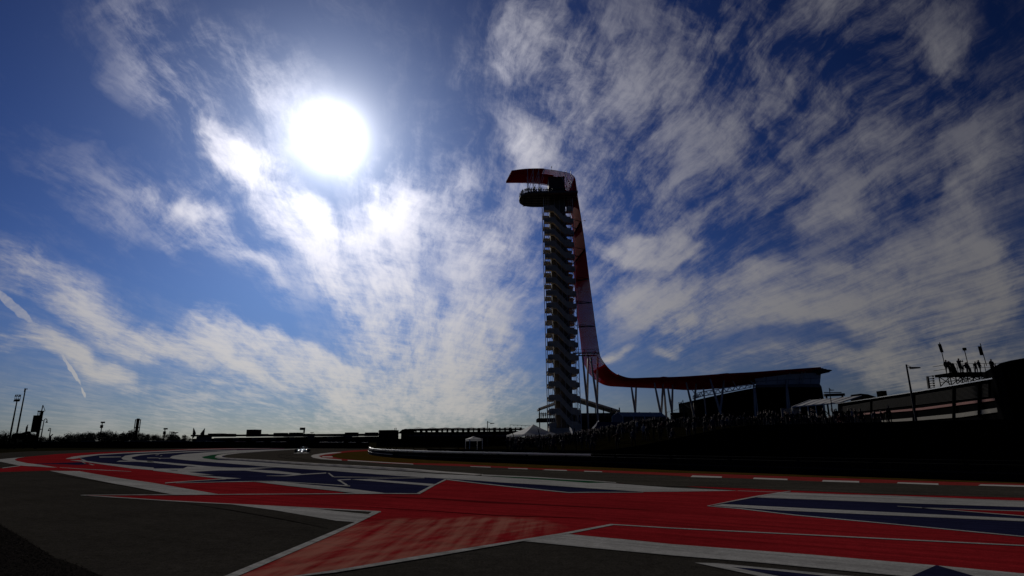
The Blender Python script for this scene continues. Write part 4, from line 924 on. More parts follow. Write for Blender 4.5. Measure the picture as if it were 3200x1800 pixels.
def speaker_mast(base, top, head, lab, kind):
    b, t_ = at(*base, PlY - 1.9), at(*top, PlY - 1.9); x = (b.x + t_.x) / 2
    s = empty('speaker_mast', (b.x, PlY - 1.9, b.z), 0, lab, 'mast', 'masts on the viewing platform')
    mb = MB(); mb.tube([b, t_], .05, 6); kidmb(s, 'pole', M_black, mb)
    mb = MB(); h0, h1 = at(*head[0], PlY - 1.9), at(*head[1], PlY - 1.9)
    if kind == 'column':
        mb.slab([h0 + Vector((-.18, 0, 0)), h0 + Vector((.2, 0, 0)), h1 + Vector((.22, 0, 0)), h1 + Vector((-.16, 0, 0))], (0, .08, 0))
        for i in range(4): q = h0.lerp(h1, .15 + i * .22); mb.box(q + Vector((0, -.02, 0)), (.26, .04, .12))
    else: mb.box(h0, (.32, .3, .35)); mb.bar(h0, h1, .05)
    kidmb(s, 'speaker', M_black, mb)
speaker_mast((2967, 1204), (2936, 1070), ((2936, 1075), (2944, 1101)), 'leftmost speaker mast with a column speaker, reaching below the platform', 'column')
speaker_mast((3024, 1135), (3013, 1090), ((3014, 1091), (3016, 1098)), 'short mast with a small box head, middle of the platform', 'box')
speaker_mast((3083, 1143), (3063, 1073), ((3061, 1082), (3068, 1110)), 'rightmost speaker mast with a thin slatted speaker', 'column')
# bank of small floodlights behind the roof
Fb = empty('floodlight_bank', (at(2905, 1216, 118).x, 118, 4), 0, 'short tower of glinting floodlights above the grandstand roof', 'floodlights')
mb = MB(); t0, t1 = at(2898, 1176, 118), at(2903, 1240, 118); mb.bar((t1.x, 118, 2), t0, .35); kidmb(Fb, 'mast', M_dsteel, mb)
for i in range(6):
    q = at(2900 + i * .8, 1177 + i * 7.4, 117.8); mb = MB(); mb.bar(q, q + Vector((1.0, 0, .15)), .12); mb.tube([q + Vector((.9, .1, .15)), q + Vector((.9, -.2, .05))], [.12, .2], 8); fo = kidmb(Fb, 'floodlight', M_dsteel, mb); mb = MB(); mb.tube([q + Vector((.9, -.2, .05)), q + Vector((.9, -.24, .04))], [.11, .11], 8); fo2 = mb.build('lens', M_armco); fo2.parent = fo; fo2.matrix_parent_inverse = fo.matrix_parent_inverse.copy()

# ------------------------------------------------------------------ street lamps
def street_lamp(base, top, arm, Y, lab, g=None, sc=1.0):
    b, t_ = at(*base, Y), at(*top, Y); x = t_.x; gr = hz(x, Y) if g is None else g
    s = empty('street_lamp', (x, Y, gr), 0, lab, 'street lamp', 'street lamps around the crowd')
    mb = MB(); mb.tube([(x, Y, gr - .1), (x, Y, t_.z)], [.11 * sc, .07 * sc], 8); kidmb(s, 'pole', M_dsteel, mb)
    e = at(*arm, Y); k0 = Vector((x, Y, t_.z - .25)); mb = MB(); mb.tube([k0, Vector((x + (e.x - x) * .5, Y, (k0.z + e.z) / 2 + .02)), e], .035 * sc, 5); mb.bar((x, Y, t_.z), (x + (e.x - x) * .5, Y, (k0.z + e.z) / 2 + .05), .03); kidmb(s, 'arm', M_dsteel, mb)
    d = 1 if e.x > x else -1; mb = MB(); mb.slab([e + Vector((-d * .35, 0, .08)), e + Vector((d * .45, 0, .06)), e + Vector((d * .55, 0, -.04)), e + Vector((-d * .3, 0, -.10))], (0, .35, 0)); kidmb(s, 'lamp_head', M_dsteel, mb)
street_lamp((2866, 1310), (2832, 1139), (2860, 1149), 55, 'tall street lamp standing in front of the grandstand', 2.0)
street_lamp((2598, 1262), (2591, 1212), (2599, 1219), 118, 'street lamp in front of the long marquee')
street_lamp((2137, 1301), (2134, 1250), (2126, 1259), 118, 'street lamp between the canopy legs with its head to the left')
street_lamp((1524, 1352), (1523.5, 1316), (1537, 1323), 118, 'street lamp alone in front of the far grandstand')
# string of bulbs hung between the canopy legs
sb = empty('string_lights', tuple(at(2120, 1280, 130)), 0, 'string of small bulbs drooping between canopy legs', 'string lights')
mb = MB(); mb2 = MB()
for (x0, y0), (x1, y1), sag in (((2080, 1288), (2135, 1270), 3), ((2135, 1258), (2172, 1262), 6), ((2135, 1258), (2160, 1275), 2)):
    pl_ = [at(x0 + (x1 - x0) * i / 10, y0 + (y1 - y0) * i / 10 + sag * math.sin(math.pi * i / 10), 122) for i in range(11)]
    mb.tube(pl_, .018, 3)
    for q in pl_[1:-1]: mb2.box(q - Vector((0, 0, .1)), (.08, .08, .14))
kidmb(sb, 'cable', M_dsteel, mb); kidmb(sb, 'bulbs', M_dsteel, mb2)
# ------------------------------------------------------------------ far left: barrier, trees, masts, screen tower
FB = [(gz(-300, 1402), 2.5), (gz(0, 1399), 2.5), (gz(300, 1399.5), 2.2), (gz(560, 1400), 1.9), (gz(800, 1400.5), 1.5), (gz(1000, 1401), 1.3), (gz(1150, 1401.5), 1.15)]
Wf = empty('far_barrier', tuple(FB[2][0]), 0, 'long black far barrier across the left background with a thin pale top line', 'barrier')
mb = MB(); m2 = MB()
for (a, ha), (b, hb) in zip(FB, FB[1:]):
    n = 8
    for i in range(n):
        p, q = a.lerp(b, i / n), a.lerp(b, (i + 1) / n); h = ha + (hb - ha) * (i + .5) / n
        mb.add([(p.x, p.y, -.05), (q.x, q.y, -.05), (q.x, q.y, h), (p.x, p.y, h), (p.x, p.y + .8, -.05), (q.x, q.y + .8, -.05), (q.x, q.y + .8, h), (p.x, p.y + .8, h)], [(0, 1, 2, 3), (3, 2, 6, 7), (4, 7, 6, 5)])
        if random.random() < .62: m2.bar((p.x, p.y - .1, h + .02), (q.x, q.y - .1, h + .02), .3, .10)
kidmb(Wf, 'tyre_wall', M_black, mb); kidmb(Wf, 'top_rail', mat('dull_top_rail', (.20, .20, .20), .5, spec=.3), m2)

M_leaf = mat('backlit_dark_foliage', (.022, .028, .012), .8, var=.6, scale=1.5, spec=.05)
M_bark = mat('bark', (.03, .024, .018), .9, var=.3)
def tree_proto(name, h, w, seed, nl=3000):
    rr = random.Random(seed); t = empty(name)
    mb = MB(); mb.tube([(0, 0, -.3), (rr.uniform(-.2, .2), 0, h * .3), (rr.uniform(-.4, .4), rr.uniform(-.3, .3), h * .7)], [h * .035, h * .026, h * .01], 6)
    for k in range(5):
        a = rr.uniform(0, 6.28); z = h * rr.uniform(.22, .55); mb.tube([(0, 0, z), (math.cos(a) * w * .25, math.sin(a) * w * .25, z + h * .12), (math.cos(a) * w * .42, math.sin(a) * w * .42, z + h * .28)], [h * .014, h * .009, h * .004], 4)
    kidmb(t, 'trunk', M_bark, mb)
    cl = [(rr.uniform(-.36, .36) * w, rr.uniform(-.36, .36) * w, h * rr.uniform(.35, .86), rr.uniform(.12, .26) * w) for _ in range(12)]
    vs = []; fs = []
    for _ in range(nl):
        c = rr.choice(cl); d = Vector((rr.gauss(0, 1), rr.gauss(0, 1), rr.gauss(0, .8))); d = d.normalized() * c[3] * rr.random() ** .4
        p = Vector((c[0], c[1], c[2])) + d; s_ = rr.uniform(.09, .20) * (h / 5); a = Vector((rr.gauss(0, 1), rr.gauss(0, 1), rr.gauss(0, 1))).normalized(); b = a.cross(Vector((rr.gauss(0, 1), rr.gauss(0, 1), rr.gauss(0, 1)))).normalized()
        i = len(vs); vs += [p - a * s_, p + b * s_ * .6, p + a * s_, p - b * s_ * .6]; fs.append((i, i + 1, i + 2, i + 3))
    mb = MB(); mb.add(vs, fs); kidmb(t, 'crown', M_leaf, mb); return t
protos = [tree_proto('scrub_tree', 5.0, 6.2, 3), tree_proto('scrub_tree', 4.2, 7.0, 8), tree_proto('scrub_tree', 6.0, 5.2, 21), tree_proto('scrub_tree', 3.6, 5.4, 33)]
used = set()
# (photo column, row of the crown's top, distance, kind)
TR = [(-6,1348,250,1),(12,1355,238,0),(28,1361,262,3),(46,1353,246,0),(62,1359,255,3),(78,1352,243,1),(96,1352,236,2),(112,1358,250,3),(128,1364,262,1),(146,1366,240,3),(170,1368,268,3),(195,1366,252,1),(214,1362,242,0),(232,1358,256,1),(248,1360,240,3),(262,1355,250,0),
      (278,1353,262,2),(296,1360,245,1),(314,1354,252,0),(332,1352,240,1),(350,1358,258,3),(368,1360,246,1),(386,1353,252,2),(404,1350,242,0),(420,1356,256,1),(440,1358,248,3),(458,1357,244,2),(476,1362,262,1),(494,1363,250,0),(512,1365,246,3),(530,1359,256,1),(548,1361,248,0),(564,1359,242,2),(582,1366,250,3)]
for i, (x, y, Y, k) in enumerate(TR):
    p = at(x, y, Y); o = protos[k] if k not in used else copy_tree(protos[k]); used.add(k)
    hh = (5.0, 4.2, 6.0, 3.6)[k]; s_ = max(.4, p.z / (hh * .93)) * (.86 if x < 160 else .97); o.location = (p.x, Y, 0); o.scale = (s_, s_, s_); o.rotation_euler.z = i * 1.7
    place = 'left of the screen tower' if x < 90 else ('by the hooked lamps' if x < 180 else ('left of the lattice pylon' if x < 410 else ('just right of the lattice pylon' if x < 480 else 'near the low building')))
    tag(o, ('tall', 'wide', 'narrow high', 'small low')[k] + ' dark bushy tree on the horizon ' + place, 'tree', 'silhouetted trees on the left horizon')

def mast(name, px, top, Y, r0, r1, lab, cat, head=None):
    p = at(px, top, Y); t = empty(name, (p.x, Y, 0), 0, lab, cat)
    mb = MB(); mb.tube([(p.x, Y, -.2), (p.x, Y, p.z)], [r0, r1], 8); kidmb(t, 'pole', M_black, mb)
    if head: head(t, p)
    return t
def head_flood(t, p):
    mb = MB(); k_ = .42
    for z in (0, 1.6, 3.4, 4.6): mb.bar((p.x - 2.3 * k_, p.y, p.z + z * k_), (p.x + 2.3 * k_, p.y, p.z + z * k_), .09)
    for x in (-2.3, -.8, .8, 2.3): mb.bar((p.x + x * k_, p.y, p.z - .3), (p.x + x * k_, p.y, p.z + 4.6 * k_), .08)
    kidmb(t, 'head_frame', M_black, mb)
    for x in (-1.9, -1.15, -.4, .4, 1.15, 1.9):
        mb = MB(); mb.tube([(p.x + x * k_, p.y - .3, p.z - .35), (p.x + x * k_, p.y + .1, p.z + .35)], [.2, .16], 8); kidmb(t, 'floodlight', M_black, mb)
    for x in (-1.9, -.6, .9, 1.9):
        mb = MB(); mb.tube([(p.x + x * k_, p.y - .2, p.z + 3.0 * k_), (p.x + x * k_, p.y + .1, p.z + 4.3 * k_)], [.17, .12], 8); kidmb(t, 'floodlight', M_black, mb)
mast('floodlight_mast', 53.5, 1251, 205, .34, .16, 'tall floodlight mast with a caged lamp head at the far left', 'floodlight mast', head_flood)
def head_cam(t, p): mb = MB(); mb.box((p.x + .25, p.y, p.z + .05), (.75, .4, .28)); mb.bar((p.x - .2, p.y, p.z - 1), (p.x - .2, p.y, p.z + .3), .2); kidmb(t, 'head', M_black, mb)
mast('tall_pole', 79.5, 1216, 205, .30, .17, 'tallest bare pole at the far left with a small bent head', 'pole', head_cam)
def head_fork(t, p): mb = MB(); mb.tube([(p.x, p.y, p.z - 1.2), (p.x - .05, p.y, p.z), (p.x + .2, p.y, p.z + .8)], [.2, .25, .1], 6); kidmb(t, 'tip', M_black, mb)
mast('short_pole', 84.5, 1334, 215, .22, .30, 'short thick crooked pole left of the screen tower', 'pole', head_fork)
# screen tower
Yt = 200.0
def P1(x, y): return (x * .13115, 1210 + y * .13115)
A1, A2 = at(*P1(725, 1075), Yt), at(*P1(925, 1090), Yt); B1, B2 = at(*P1(805, 670), Yt), at(*P1(990, 690), Yt)
x0 = (A1.x + B1.x) / 2; x1 = (A2.x + B2.x) / 2; z0, z1 = A1.z, B1.z
St = empty('screen_tower', ((x0 + x1) / 2, Yt, 0), 0, 'black screen hung on a tower mast with an open frame on top', 'screen tower')
mb = MB(); wbox(mb, x0, x1 - .6, Yt - .1, Yt + .15, z0, z1)
kidmb(St, 'screen', M_black, mb)
zt = at(*P1(985, 570), Yt).z
mb = MB(); wbox(mb, x1 - .9, x1 + .05, Yt + .16, Yt + .4, -.2, zt); kidmb(St, 'mast', M_black, mb)
mb = MB(); mb.bar((x0 + .9, Yt + .25, zt), (x1 + .3, Yt + .25, zt - .1), .2, .4); mb.bar((x0 + 1.1, Yt + .25, z1), (x0 + 1.1, Yt + .25, zt), .14); mb.bar((x1 - 1.2, Yt + .25, z1), (x1 - 1.2, Yt + .25, zt), .1); mb.bar((x0 + 2.2, Yt + .25, zt), (x0 + 2.3, Yt + .25, zt + 2.0), .2); mb.bar((x0 + 2.3, Yt + .25, zt + 2.0), (x0 + 3.4, Yt + .25, zt), .12)
kidmb(St, 'top_frame', M_black, mb)
for z in (z0 + .8, z0 + 3.7): mb = MB(); wbox(mb, x1 - .05, x1 + .5, Yt + .16, Yt + .35, z, z + .3); kidmb(St, 'bracket', M_black, mb)
# hooked lamps
def hook(pxb, top, ex, ey, Y, lab):
    p = at(pxb, top, Y); e = at(ex, ey, Y); s = empty('hooked_lamp', (p.x, Y, 0), 0, lab, 'street lamp', 'hooked street lamps on the left horizon')
    r_ = (e.x - p.x) / 2; arc = [Vector((p.x + r_ - r_ * math.cos(t), Y, p.z - abs(r_) + abs(r_) * math.sin(t))) for t in [math.pi * i / 8 for i in range(9)]]
    mb = MB(); mb.tube([Vector((p.x, Y, -.2)), Vector((p.x, Y, p.z * .45)), *arc, e], [.30, .2] + [.13] * 9 + [.12], 6); kidmb(s, 'pole', M_black, mb)
    mb = MB(); mb.tube([e + Vector((0, 0, .2)), e + Vector((0, 0, -.35))], [.15, .38], 8); kidmb(s, 'lamp', M_black, mb)
hook(138.5, 1309, 146, 1318, 215, 'larger hooked street lamp, just right of the screen tower')
hook(159, 1338, 152.5, 1344, 240, 'smaller hooked street lamp with its lamp to the left')
# digger-like boom machine
bm = empty('boom_machine', (at(70, 1375, 225).x, 225, 0), 0, 'dark machine with a raised jointed boom among trees at the left', 'machine')
Pb = lambda x, y: at(*P1(x, y), 225)
mb = MB()
for a, b, w in ((( 300, 1180), (590, 1100), .8), ((590, 1100), (690, 1075), 1.0)): mb.bar(Pb(*a), Pb(*b), w, .8)
kidmb(bm, 'boom', M_black, mb)
mb = MB(); mb.bar(Pb(685, 1070), Pb(700, 1170), .8); kidmb(bm, 'arm', M_black, mb)
mb = MB(); mb.slab([Pb(650, 1180), Pb(700, 1125), (Pb(840, 1160)), Pb(850, 1200), Pb(700, 1260)], (0, 1.5, 0)); kidmb(bm, 'bucket', M_black, mb)
mb = MB(); c = Pb(350, 1180); mb.slab([Pb(290, 1150), Pb(310, 1110), Pb(370, 1095), Pb(430, 1120), Pb(440, 1230), Pb(290, 1230)], (0, 3, 0)); wbox(mb, Pb(280, 0).x + 0, Pb(480, 0).x, 225, 229, -.1, 1.6); kidmb(bm, 'cab', M_black, mb)
# leaning posts of the far fence
for i, (xb, yb, xm, ym, xe, ye) in enumerate(((130, 1180, 130, 1135, 160, 1100), (1205, 1220, 1205, 1165, 1255, 1125), (1520, 1200, 1560, 1170, 1610, 1130), (1290, 1260, 1310, 1240, 1300, 1215))):
    a, b, c = at(*P1(xb, yb), 230), at(*P1(xm, ym), 230), at(*P1(xe, ye), 230); mb = MB(); mb.tube([Vector((a.x, 230, -.1)), a, b, c], [.3, .3, .25, .22], 6)
    tag(mb.build('cranked_post', M_black), ('cranked fence post leaning right at the far left edge', 'cranked fence post beside the smaller hooked lamp', 'cranked fence post rising midway between hooked lamps and lamp mast', 'short cranked fence post right of the smaller hooked lamp')[i], 'post', 'cranked posts on the left horizon')
# scoreboard pylon
Yp = 230.0; sx0, sx1 = at(421, 1330, Yp).x, at(437, 1330, Yp).x; ztp = at(429, 1312, Yp).z
Sp = empty('lattice_pylon', ((sx0 + sx1) / 2, Yp, 0), 0, 'three-legged lattice pylon with open square frames at its top', 'pylon')
mb = MB(); mb.bar(((sx0 + sx1) / 2, Yp, -.2), ((sx0 + sx1) / 2, Yp, ztp + .5), .75); kidmb(Sp, 'centre_post', M_black, mb)
for x in (sx0, sx1): mb = MB(); mb.bar((x, Yp, -.2), (x, Yp, ztp), .22); kidmb(Sp, 'side_post', M_black, mb)
for i in range(7): z = ztp - i * 2.1 - (.8 if i % 2 else 0); mb = MB(); mb.bar((sx0 - .1, Yp, z), (sx1 + .1, Yp, z), .2 if i > 3 else .32); kidmb(Sp, 'crossbar', M_black, mb)
def lamp_small(t, p): mb = MB(); mb.bar((p.x - .05, p.y, p.z - 2.2), (p.x - .05, p.y, p.z - 1), .75); mb.box((p.x + .2, p.y, p.z), (1.3, .7, .6)); kidmb(t, 'lamp_head', M_black, mb)
mast('lamp_mast', 320, 1320, 240, .22, .16, 'thin mast with a lamp head between the hooked lamps and lattice pylon', 'lamp mast', lamp_small)
mast('lamp_mast', 516, 1340, 240, .22, .16, 'thin mast with a lamp head right of the lattice pylon', 'lamp mast', lamp_small)
mast('lamp_mast', 363, 1347, 262, .14, .12, 'very small thin mast left of the lattice pylon', 'lamp mast')
mast('lamp_mast', 387, 1348, 262, .14, .12, 'very small thin mast nearest the lattice pylon', 'lamp mast')
def head_t(t, p): mb = MB(); mb.bar((p.x - 1.1, p.y, p.z), (p.x + 1.1, p.y, p.z), .35); kidmb(t, 'crosshead', M_black, mb)
for i, (x, y) in enumerate(((537, 1350), (544, 1353.5), (549, 1352))): mast('twin_lamp', x, y, 270, .14, .12, ('leftmost of three small T-headed lamps left of the low building', 'middle of three small T-headed lamps left of the low building', 'rightmost of three small T-headed lamps left of the low building')[i], 'street lamp', head_t)
mast('twin_lamp', 975, 1352, 380, .2, .16, 'small T-headed lamp rising over the low building roof', 'street lamp', head_t)
def head_cam2(t, p): mb = MB(); mb.bar((p.x, p.y, p.z - 2.0), (p.x, p.y, p.z), .6); mb.box((p.x - .9, p.y, p.z), (2.4, 1, 1.2)); kidmb(t, 'head', M_black, mb)
mast('camera_mast', 951, 1340, 300, .3, .24, 'dark mast with a boxy head standing on the low building', 'mast', head_cam2)
def flag(px, top, w, lab):
    p = at(px, top, 330); t = empty('flagpole', (p.x, 330, 0), 0, lab, 'flag', 'flags at the left end of the low building')
    mb = MB(); mb.tube([(p.x, 330, 0), (p.x, 330, p.z)], .16, 5); kidmb(t, 'pole', M_black, mb)
    mb = MB(); mb.slab([p + Vector((0, 0, -.1)), p + Vector((w * .45, 0, -1.2)), p + Vector((w, 0, -3.0)), p + Vector((w * .5, 0, -5.2)), p + Vector((0, 0, -5.6))], (0, .12, 0)); kidmb(t, 'cloth', M_dark, mb)
flag(605, 1337, 1.7, 'left flag on its pole, cloth hanging limp'); flag(640, 1338, -2.2, 'right flag on its pole, cloth blown to the left')

# ------------------------------------------------------------------ long low building
Yl = 330.0
def E2(x, y): return (560 + x * .27174, 1280 + y * .27174)
L = lambda x, y, Y=Yl: at(*E2(x, y), Y)
Pb_ = empty('paddock_building', (L(1200, 300).x, Yl, 0), 0, 'long low flat-roofed building across the background', 'building')
mb = MB(); a, b = L(155, 305), L(2265, 300); wbox(mb, a.x, b.x, Yl, Yl + 22, -.3, b.z - .4); kidmb(Pb_, 'wall', M_dark, mb)
mb = MB(); a, b = L(150, 290), L(2262, 275); mb.slab([(a.x, Yl - 1.5, a.z), (b.x, Yl - 1.5, b.z), (b.x, Yl - 1.5, b.z - 1.0), (a.x, Yl - 1.5, a.z - .9)], (0, 24, 0)); kidmb(Pb_, 'roof', M_dark, mb)
mb = MB(); a, b = L(880, 307), L(2262, 303); mb.bar((a.x, Yl - 1.7, a.z), (b.x, Yl - 1.7, b.z), .5, .3); kidmb(Pb_, 'gutter', mat('pale_gutter', (.16, .16, .16), .6), mb)
for i in range(22):
    x = L(400 + i * 72, 330).x; mb = MB(); wbox(mb, x, x + 3.6, Yl - .12, Yl - .02, L(0, 362).z, L(0, 330).z); kidmb(Pb_, 'garage_door', M_black if i % 3 else mat('garage_door_grey', (.035, .035, .036), .6), mb)
mb = MB(); a, b = L(205, 310), L(372, 368); wbox(mb, a.x, b.x, Yl - .5, Yl - .1, b.z, a.z); kidmb(Pb_, 'pale_bay', mat('pale_bay_panel', (.05, .05, .052), .7), mb)
for x0, y0, x1, y1 in ((775, 230, 873, 290), (330, 275, 465, 292), (530, 277, 580, 292), (1085, 268, 1192, 290), (1262, 265, 1368, 290), (1200, 280, 1262, 292), (1440, 277, 1505, 290), (1905, 263, 2020, 288), (2135, 263, 2255, 285)):
    mb = MB(); a, b = L(x0, y0, Yl + 4), L(x1, y1, Yl + 4); wbox(mb, a.x, b.x, Yl + 4, Yl + 12, b.z - 1, a.z); kidmb(Pb_, 'rooftop_unit', M_dark, mb)
for x in (895, 940, 990, 1615): mb = MB(); a = L(x, 279, Yl + 2); wbox(mb, a.x - .8, a.x + 1.2, Yl + 2, Yl + 3.4, a.z - 1.2, a.z); kidmb(Pb_, 'roof_vent', M_dark, mb)
# parked cars glinting in front of the building
M_glint = mat('painted_window_glint', (.6, .6, .6), .15, spec=.9); M_cbody = mat('dark_car_paint', (.02, .02, .022), .3, spec=.5)  # pale window colour stands in for sun glints on the glass
def small_car(name, px, Y, lab, body=None):
    p = at(px, 1390, Y); t = empty(name, (p.x, Y, 0), 0, lab, 'car', 'cars parked before the low building')
    prof = [(-2.2, .35), (2.2, .35), (2.2, .8), (1.4, .95), (.8, 1.45), (-1.0, 1.48), (-1.9, .95), (-2.2, .85)]
    mb = MB(); mb.slab([(p.x + a, Y - .85, b) for a, b in prof], (0, 1.7, 0)); kidmb(t, 'body', body or M_cbody, mb)
    mb = MB(); mb.slab([(p.x + a, Y - .87, b) for a, b in ((-1.5, .98), (1.2, .98), (.7, 1.38), (-.95, 1.4))], (0, 1.74, 0)); kidmb(t, 'window', M_glint, mb)
    for a in (-1.35, 1.35):
        for b in (-.8, .8): mb = MB(); mb.tube([(p.x + a, Y + b - .1, .33), (p.x + a, Y + b + .1, .33)], .33, 10); kidmb(t, 'wheel', M_tyre, mb)
for i, x in enumerate((383, 352, 700, 772, 813)): small_car('parked_car', x, (230, 232, 170, 168, 166)[i], ('dark parked car with a glint, just right of the lattice pylon base', 'dark parked car left of the glinting car near the lattice pylon', 'dark parked car before the left part of the low building', 'left of the two close parked cars with bright glints', 'right of the two close parked cars with bright glints')[i])
# square block, slim frame and low hip-roofed shed at the right end of that building
mb = MB(); a, b = at(1184, 1344, 250), at(1227, 1390, 250); wbox(mb, a.x, b.x, 250, 262, -.3, a.z); mb.box(((a.x + b.x) / 2, 249.9, a.z - .5), (b.x - a.x + .3, .3, .25)); tag(mb.build('block_building', M_dark), 'plain square block building between low building and far grandstand', 'building')
sf = empty('slim_frame', (at(1236, 1350, 240).x, 240, 0), 0, 'slim upright lattice frame right of the square block', 'frame')
a, b = at(1233.5, 1338, 240), at(1239, 1338, 240)
for q in (a, b): mb = MB(); mb.bar((q.x, 240, -.1), (q.x, 240, q.z), .14); kidmb(sf, 'upright', M_black, mb)
mb = MB()
for i in range(5): mb.bar((a.x, 240, a.z - i * 1.4), (b.x, 240, a.z - (i + 1) * 1.4 if i < 4 else a.z - i * 1.4), .1)
mb.bar((a.x, 240, a.z), (b.x, 240, a.z), .14); kidmb(sf, 'lacing', M_black, mb)

# ------------------------------------------------------------------ far grandstand with tent-topped roof
Yb_ = 215.0
F_ = lambda x, y, Y=Yb_: at(*P4(x, y), Y)
Bs = empty('far_grandstand', (F_(1100, 260).x, Yb_, 0), 0, 'far grandstand with a row of small white roof peaks and light gaps', 'grandstand')
a, b = F_(380, 268), F_(1770, 268)
mb = MB(); wbox(mb, a.x, b.x, Yb_, Yb_ + 14, -.3, F_(0, 268).z); kidmb(Bs, 'seating_tier', M_dark, mb)
mb = MB(); mb.slab([F_(335, 275), F_(395, 228), F_(445, 222), F_(830, 214), F_(1900, 218), F_(1900, 232), F_(840, 230), F_(480, 240), F_(420, 275)], (0, 14, 0)); kidmb(Bs, 'roof', M_black, mb)
for i in range(23):
    x = a.x + 1.6 + (b.x - a.x - 2) * i / 22; mb = MB(); mb.bar((x, Yb_ - .1, F_(0, 272).z), (x, Yb_ - .1, F_(0, 226).z), .75 + .3 * math.sin(i * 2.3)); kidmb(Bs, 'column', M_black, mb)
mb = MB(); mb.slab([F_(480, 238), F_(1700, 240), F_(1700, 247), F_(480, 246)], (0, .3, 0)); mb.slab([F_(480, 256), F_(1700, 258), F_(1700, 268), F_(480, 266)], (0, .3, 0)); kidmb(Bs, 'dark_rail', M_black, mb)
for i, x in enumerate((580, 742, 895, 1042, 1190, 1330, 1458, 1600, 1720)):
    c = F_(x, 203, Yb_ + 2); z = F_(x, 214, Yb_ + 2).z; w = (1.9, 1.6, 1.9, 2.2, 1.9, 1.9, 1.6, 1.9, 1.8)[i]
    mb = MB(); mb.add([(c.x - w, c.y - w, z), (c.x + w, c.y - w, z), (c.x + w, c.y + w, z), (c.x - w, c.y + w, z), (c.x, c.y, c.z)], [(0, 1, 4), (1, 2, 4), (2, 3, 4), (3, 0, 4), (3, 2, 1, 0)]); kidmb(Bs, 'roof_peak', M_whitefab, mb)
for i in range(5):
    x0 = 470 + i * 250; a, b = F_(x0, 288, Yb_ - 8), F_(x0 + 215, 306, Yb_ - 8); mb = MB(); wbox(mb, a.x, b.x, Yb_ - 8.2, Yb_ - 8, b.z, a.z); kidmb(Bs, 'banner', mat('dim_blue_grey_banner', (.040, .042, .050), .7), mb)
mb = MB()
for z in (0,): p, q = at(1594, 1327.5, 180), at(1665, 1331, 180); mb.tube([p, p.lerp(q, .5), q], .05, 4)
for i in range(7): c = p.lerp(q, i / 6); mb.box(c - Vector((0, 0, .15)), (.12, .12, .3))
for c in (p, q): mb.tube([(c.x, 180, 0), c], .05, 5)
tag(mb.build('festoon_cable', M_black), 'thin cable of hanging bulbs left of the tower base', 'string lights')
# black hedge-like bank below the far grandstand
mb = MB(); mb.prism([(at(1176, 1400, 150).x, 150), (at(1600, 1400, 118).x, 118), (at(1800, 1400, 118).x, 118), (at(1800, 1400, 118).x, 128), (at(1176, 1400, 150).x, 158)], -.1, 1.75); tag(mb.build('dark_screen_fence', M_black), 'long black screened fence below the far grandstand', 'fence')

# ------------------------------------------------------------------ racing car
M_cw = mat('white_race_car_paint', (.34, .34, .36), .10, var=.03, spec=.9); M_carb = mat('carbon_black', (.010, .010, .011), .7, var=.2, spec=.06)
M_rim = mat('wheel_rim', (.10, .10, .11), .3, metal=.8)
cy = 84.0; cx = at(946, 1405, cy).x
Cr = empty('racing_car', (cx, cy, .01), R(-4), 'open-wheel racing car driving towards the camera through the corner', 'racing car')
Cr.rotation_euler.z = R(17)
def ck(mb, name, m_, sm=False):
    o = mb.build(name, m_, Cr, sm); return o
def loft(sections):
    """sections: (y, halfwidth, zbottom, ztop) rounded box hull along y"""
    mb = MB(); n = 10; vs = []
    for (y, w, zb, zt) in sections:
        for k in range(n):
            t = 2 * math.pi * k / n; c_, s_ = math.cos(t), math.sin(t)
            vs.append((w * math.copysign(abs(c_) ** .6, c_), y, (zb + zt) / 2 + (zt - zb) / 2 * math.copysign(abs(s_) ** .6, s_)))
    fs = [(i * n + k, (i + 1) * n + k, (i + 1) * n + (k + 1) % n, i * n + (k + 1) % n) for i in range(len(sections) - 1) for k in range(n)] + [tuple(range(n)), tuple((len(sections) - 1) * n + k for k in range(n))[::-1]]
    mb.add(vs, fs); return mb
ck(loft([(-1.7, .16, .34, .52), (-1.2, .24, .32, .62), (-.6, .33, .22, .68), (0, .36, .10, .68), (.6, .38, .08, .60), (1.6, .28, .08, .60), (2.3, .16, .15, .5)]), 'monocoque', M_cw, True)
ck(loft([(-2.75, .10, .14, .24), (-2.4, .13, .17, .32), (-1.7, .17, .30, .52)]), 'nose', M_cw, True)
ck(loft([(.35, .13, .62, .97), (.7, .15, .55, .98), (1.4, .10, .5, .85), (2.2, .05, .45, .62)]), 'airbox', M_cw, True)
for s_ in (-1, 1):
    m_ = loft([(-.15, .20, .16, .50), (.3, .30, .12, .54), (1.1, .24, .12, .46), (1.9, .10, .12, .32)]); m_.v = [(x + s_ * .52, y, z) for x, y, z in m_.v]; ck(m_, 'sidepod', M_cw, True)
    mb = MB(); mb.box((s_ * .62, -.55, .70), (.20, .08, .11)); mb.bar((s_ * .36, -.5, .58), (s_ * .56, -.55, .68), .03); ck(mb, 'mirror', M_cw)
mb = MB()
for i in range(4): mb.slab([(-.95, -2.95 + i * .12, .07 + i * .045), (.95, -2.95 + i * .12, .07 + i * .045), (.95, -2.82 + i * .12, .10 + i * .055), (-.95, -2.82 + i * .12, .10 + i * .055)], (0, 0, .02))
for s_ in (-1, 1): mb.slab([(s_ * .97, -3.0, .04), (s_ * .97, -2.45, .04), (s_ * .97, -2.45, .34), (s_ * .97, -2.7, .34), (s_ * .97, -3.0, .2)], (s_ * .02, 0, 0))
ck(mb, 'front_wing', M_carb)
mb = MB(); mb.box((0, 2.45, .86), (.94, .30, .04)); mb.box((0, 2.6, .78), (.94, .2, .03)); mb.box((0, 2.45, .42), (.9, .14, .03)); mb.box((0, 2.4, .6), (.06, .14, .4))
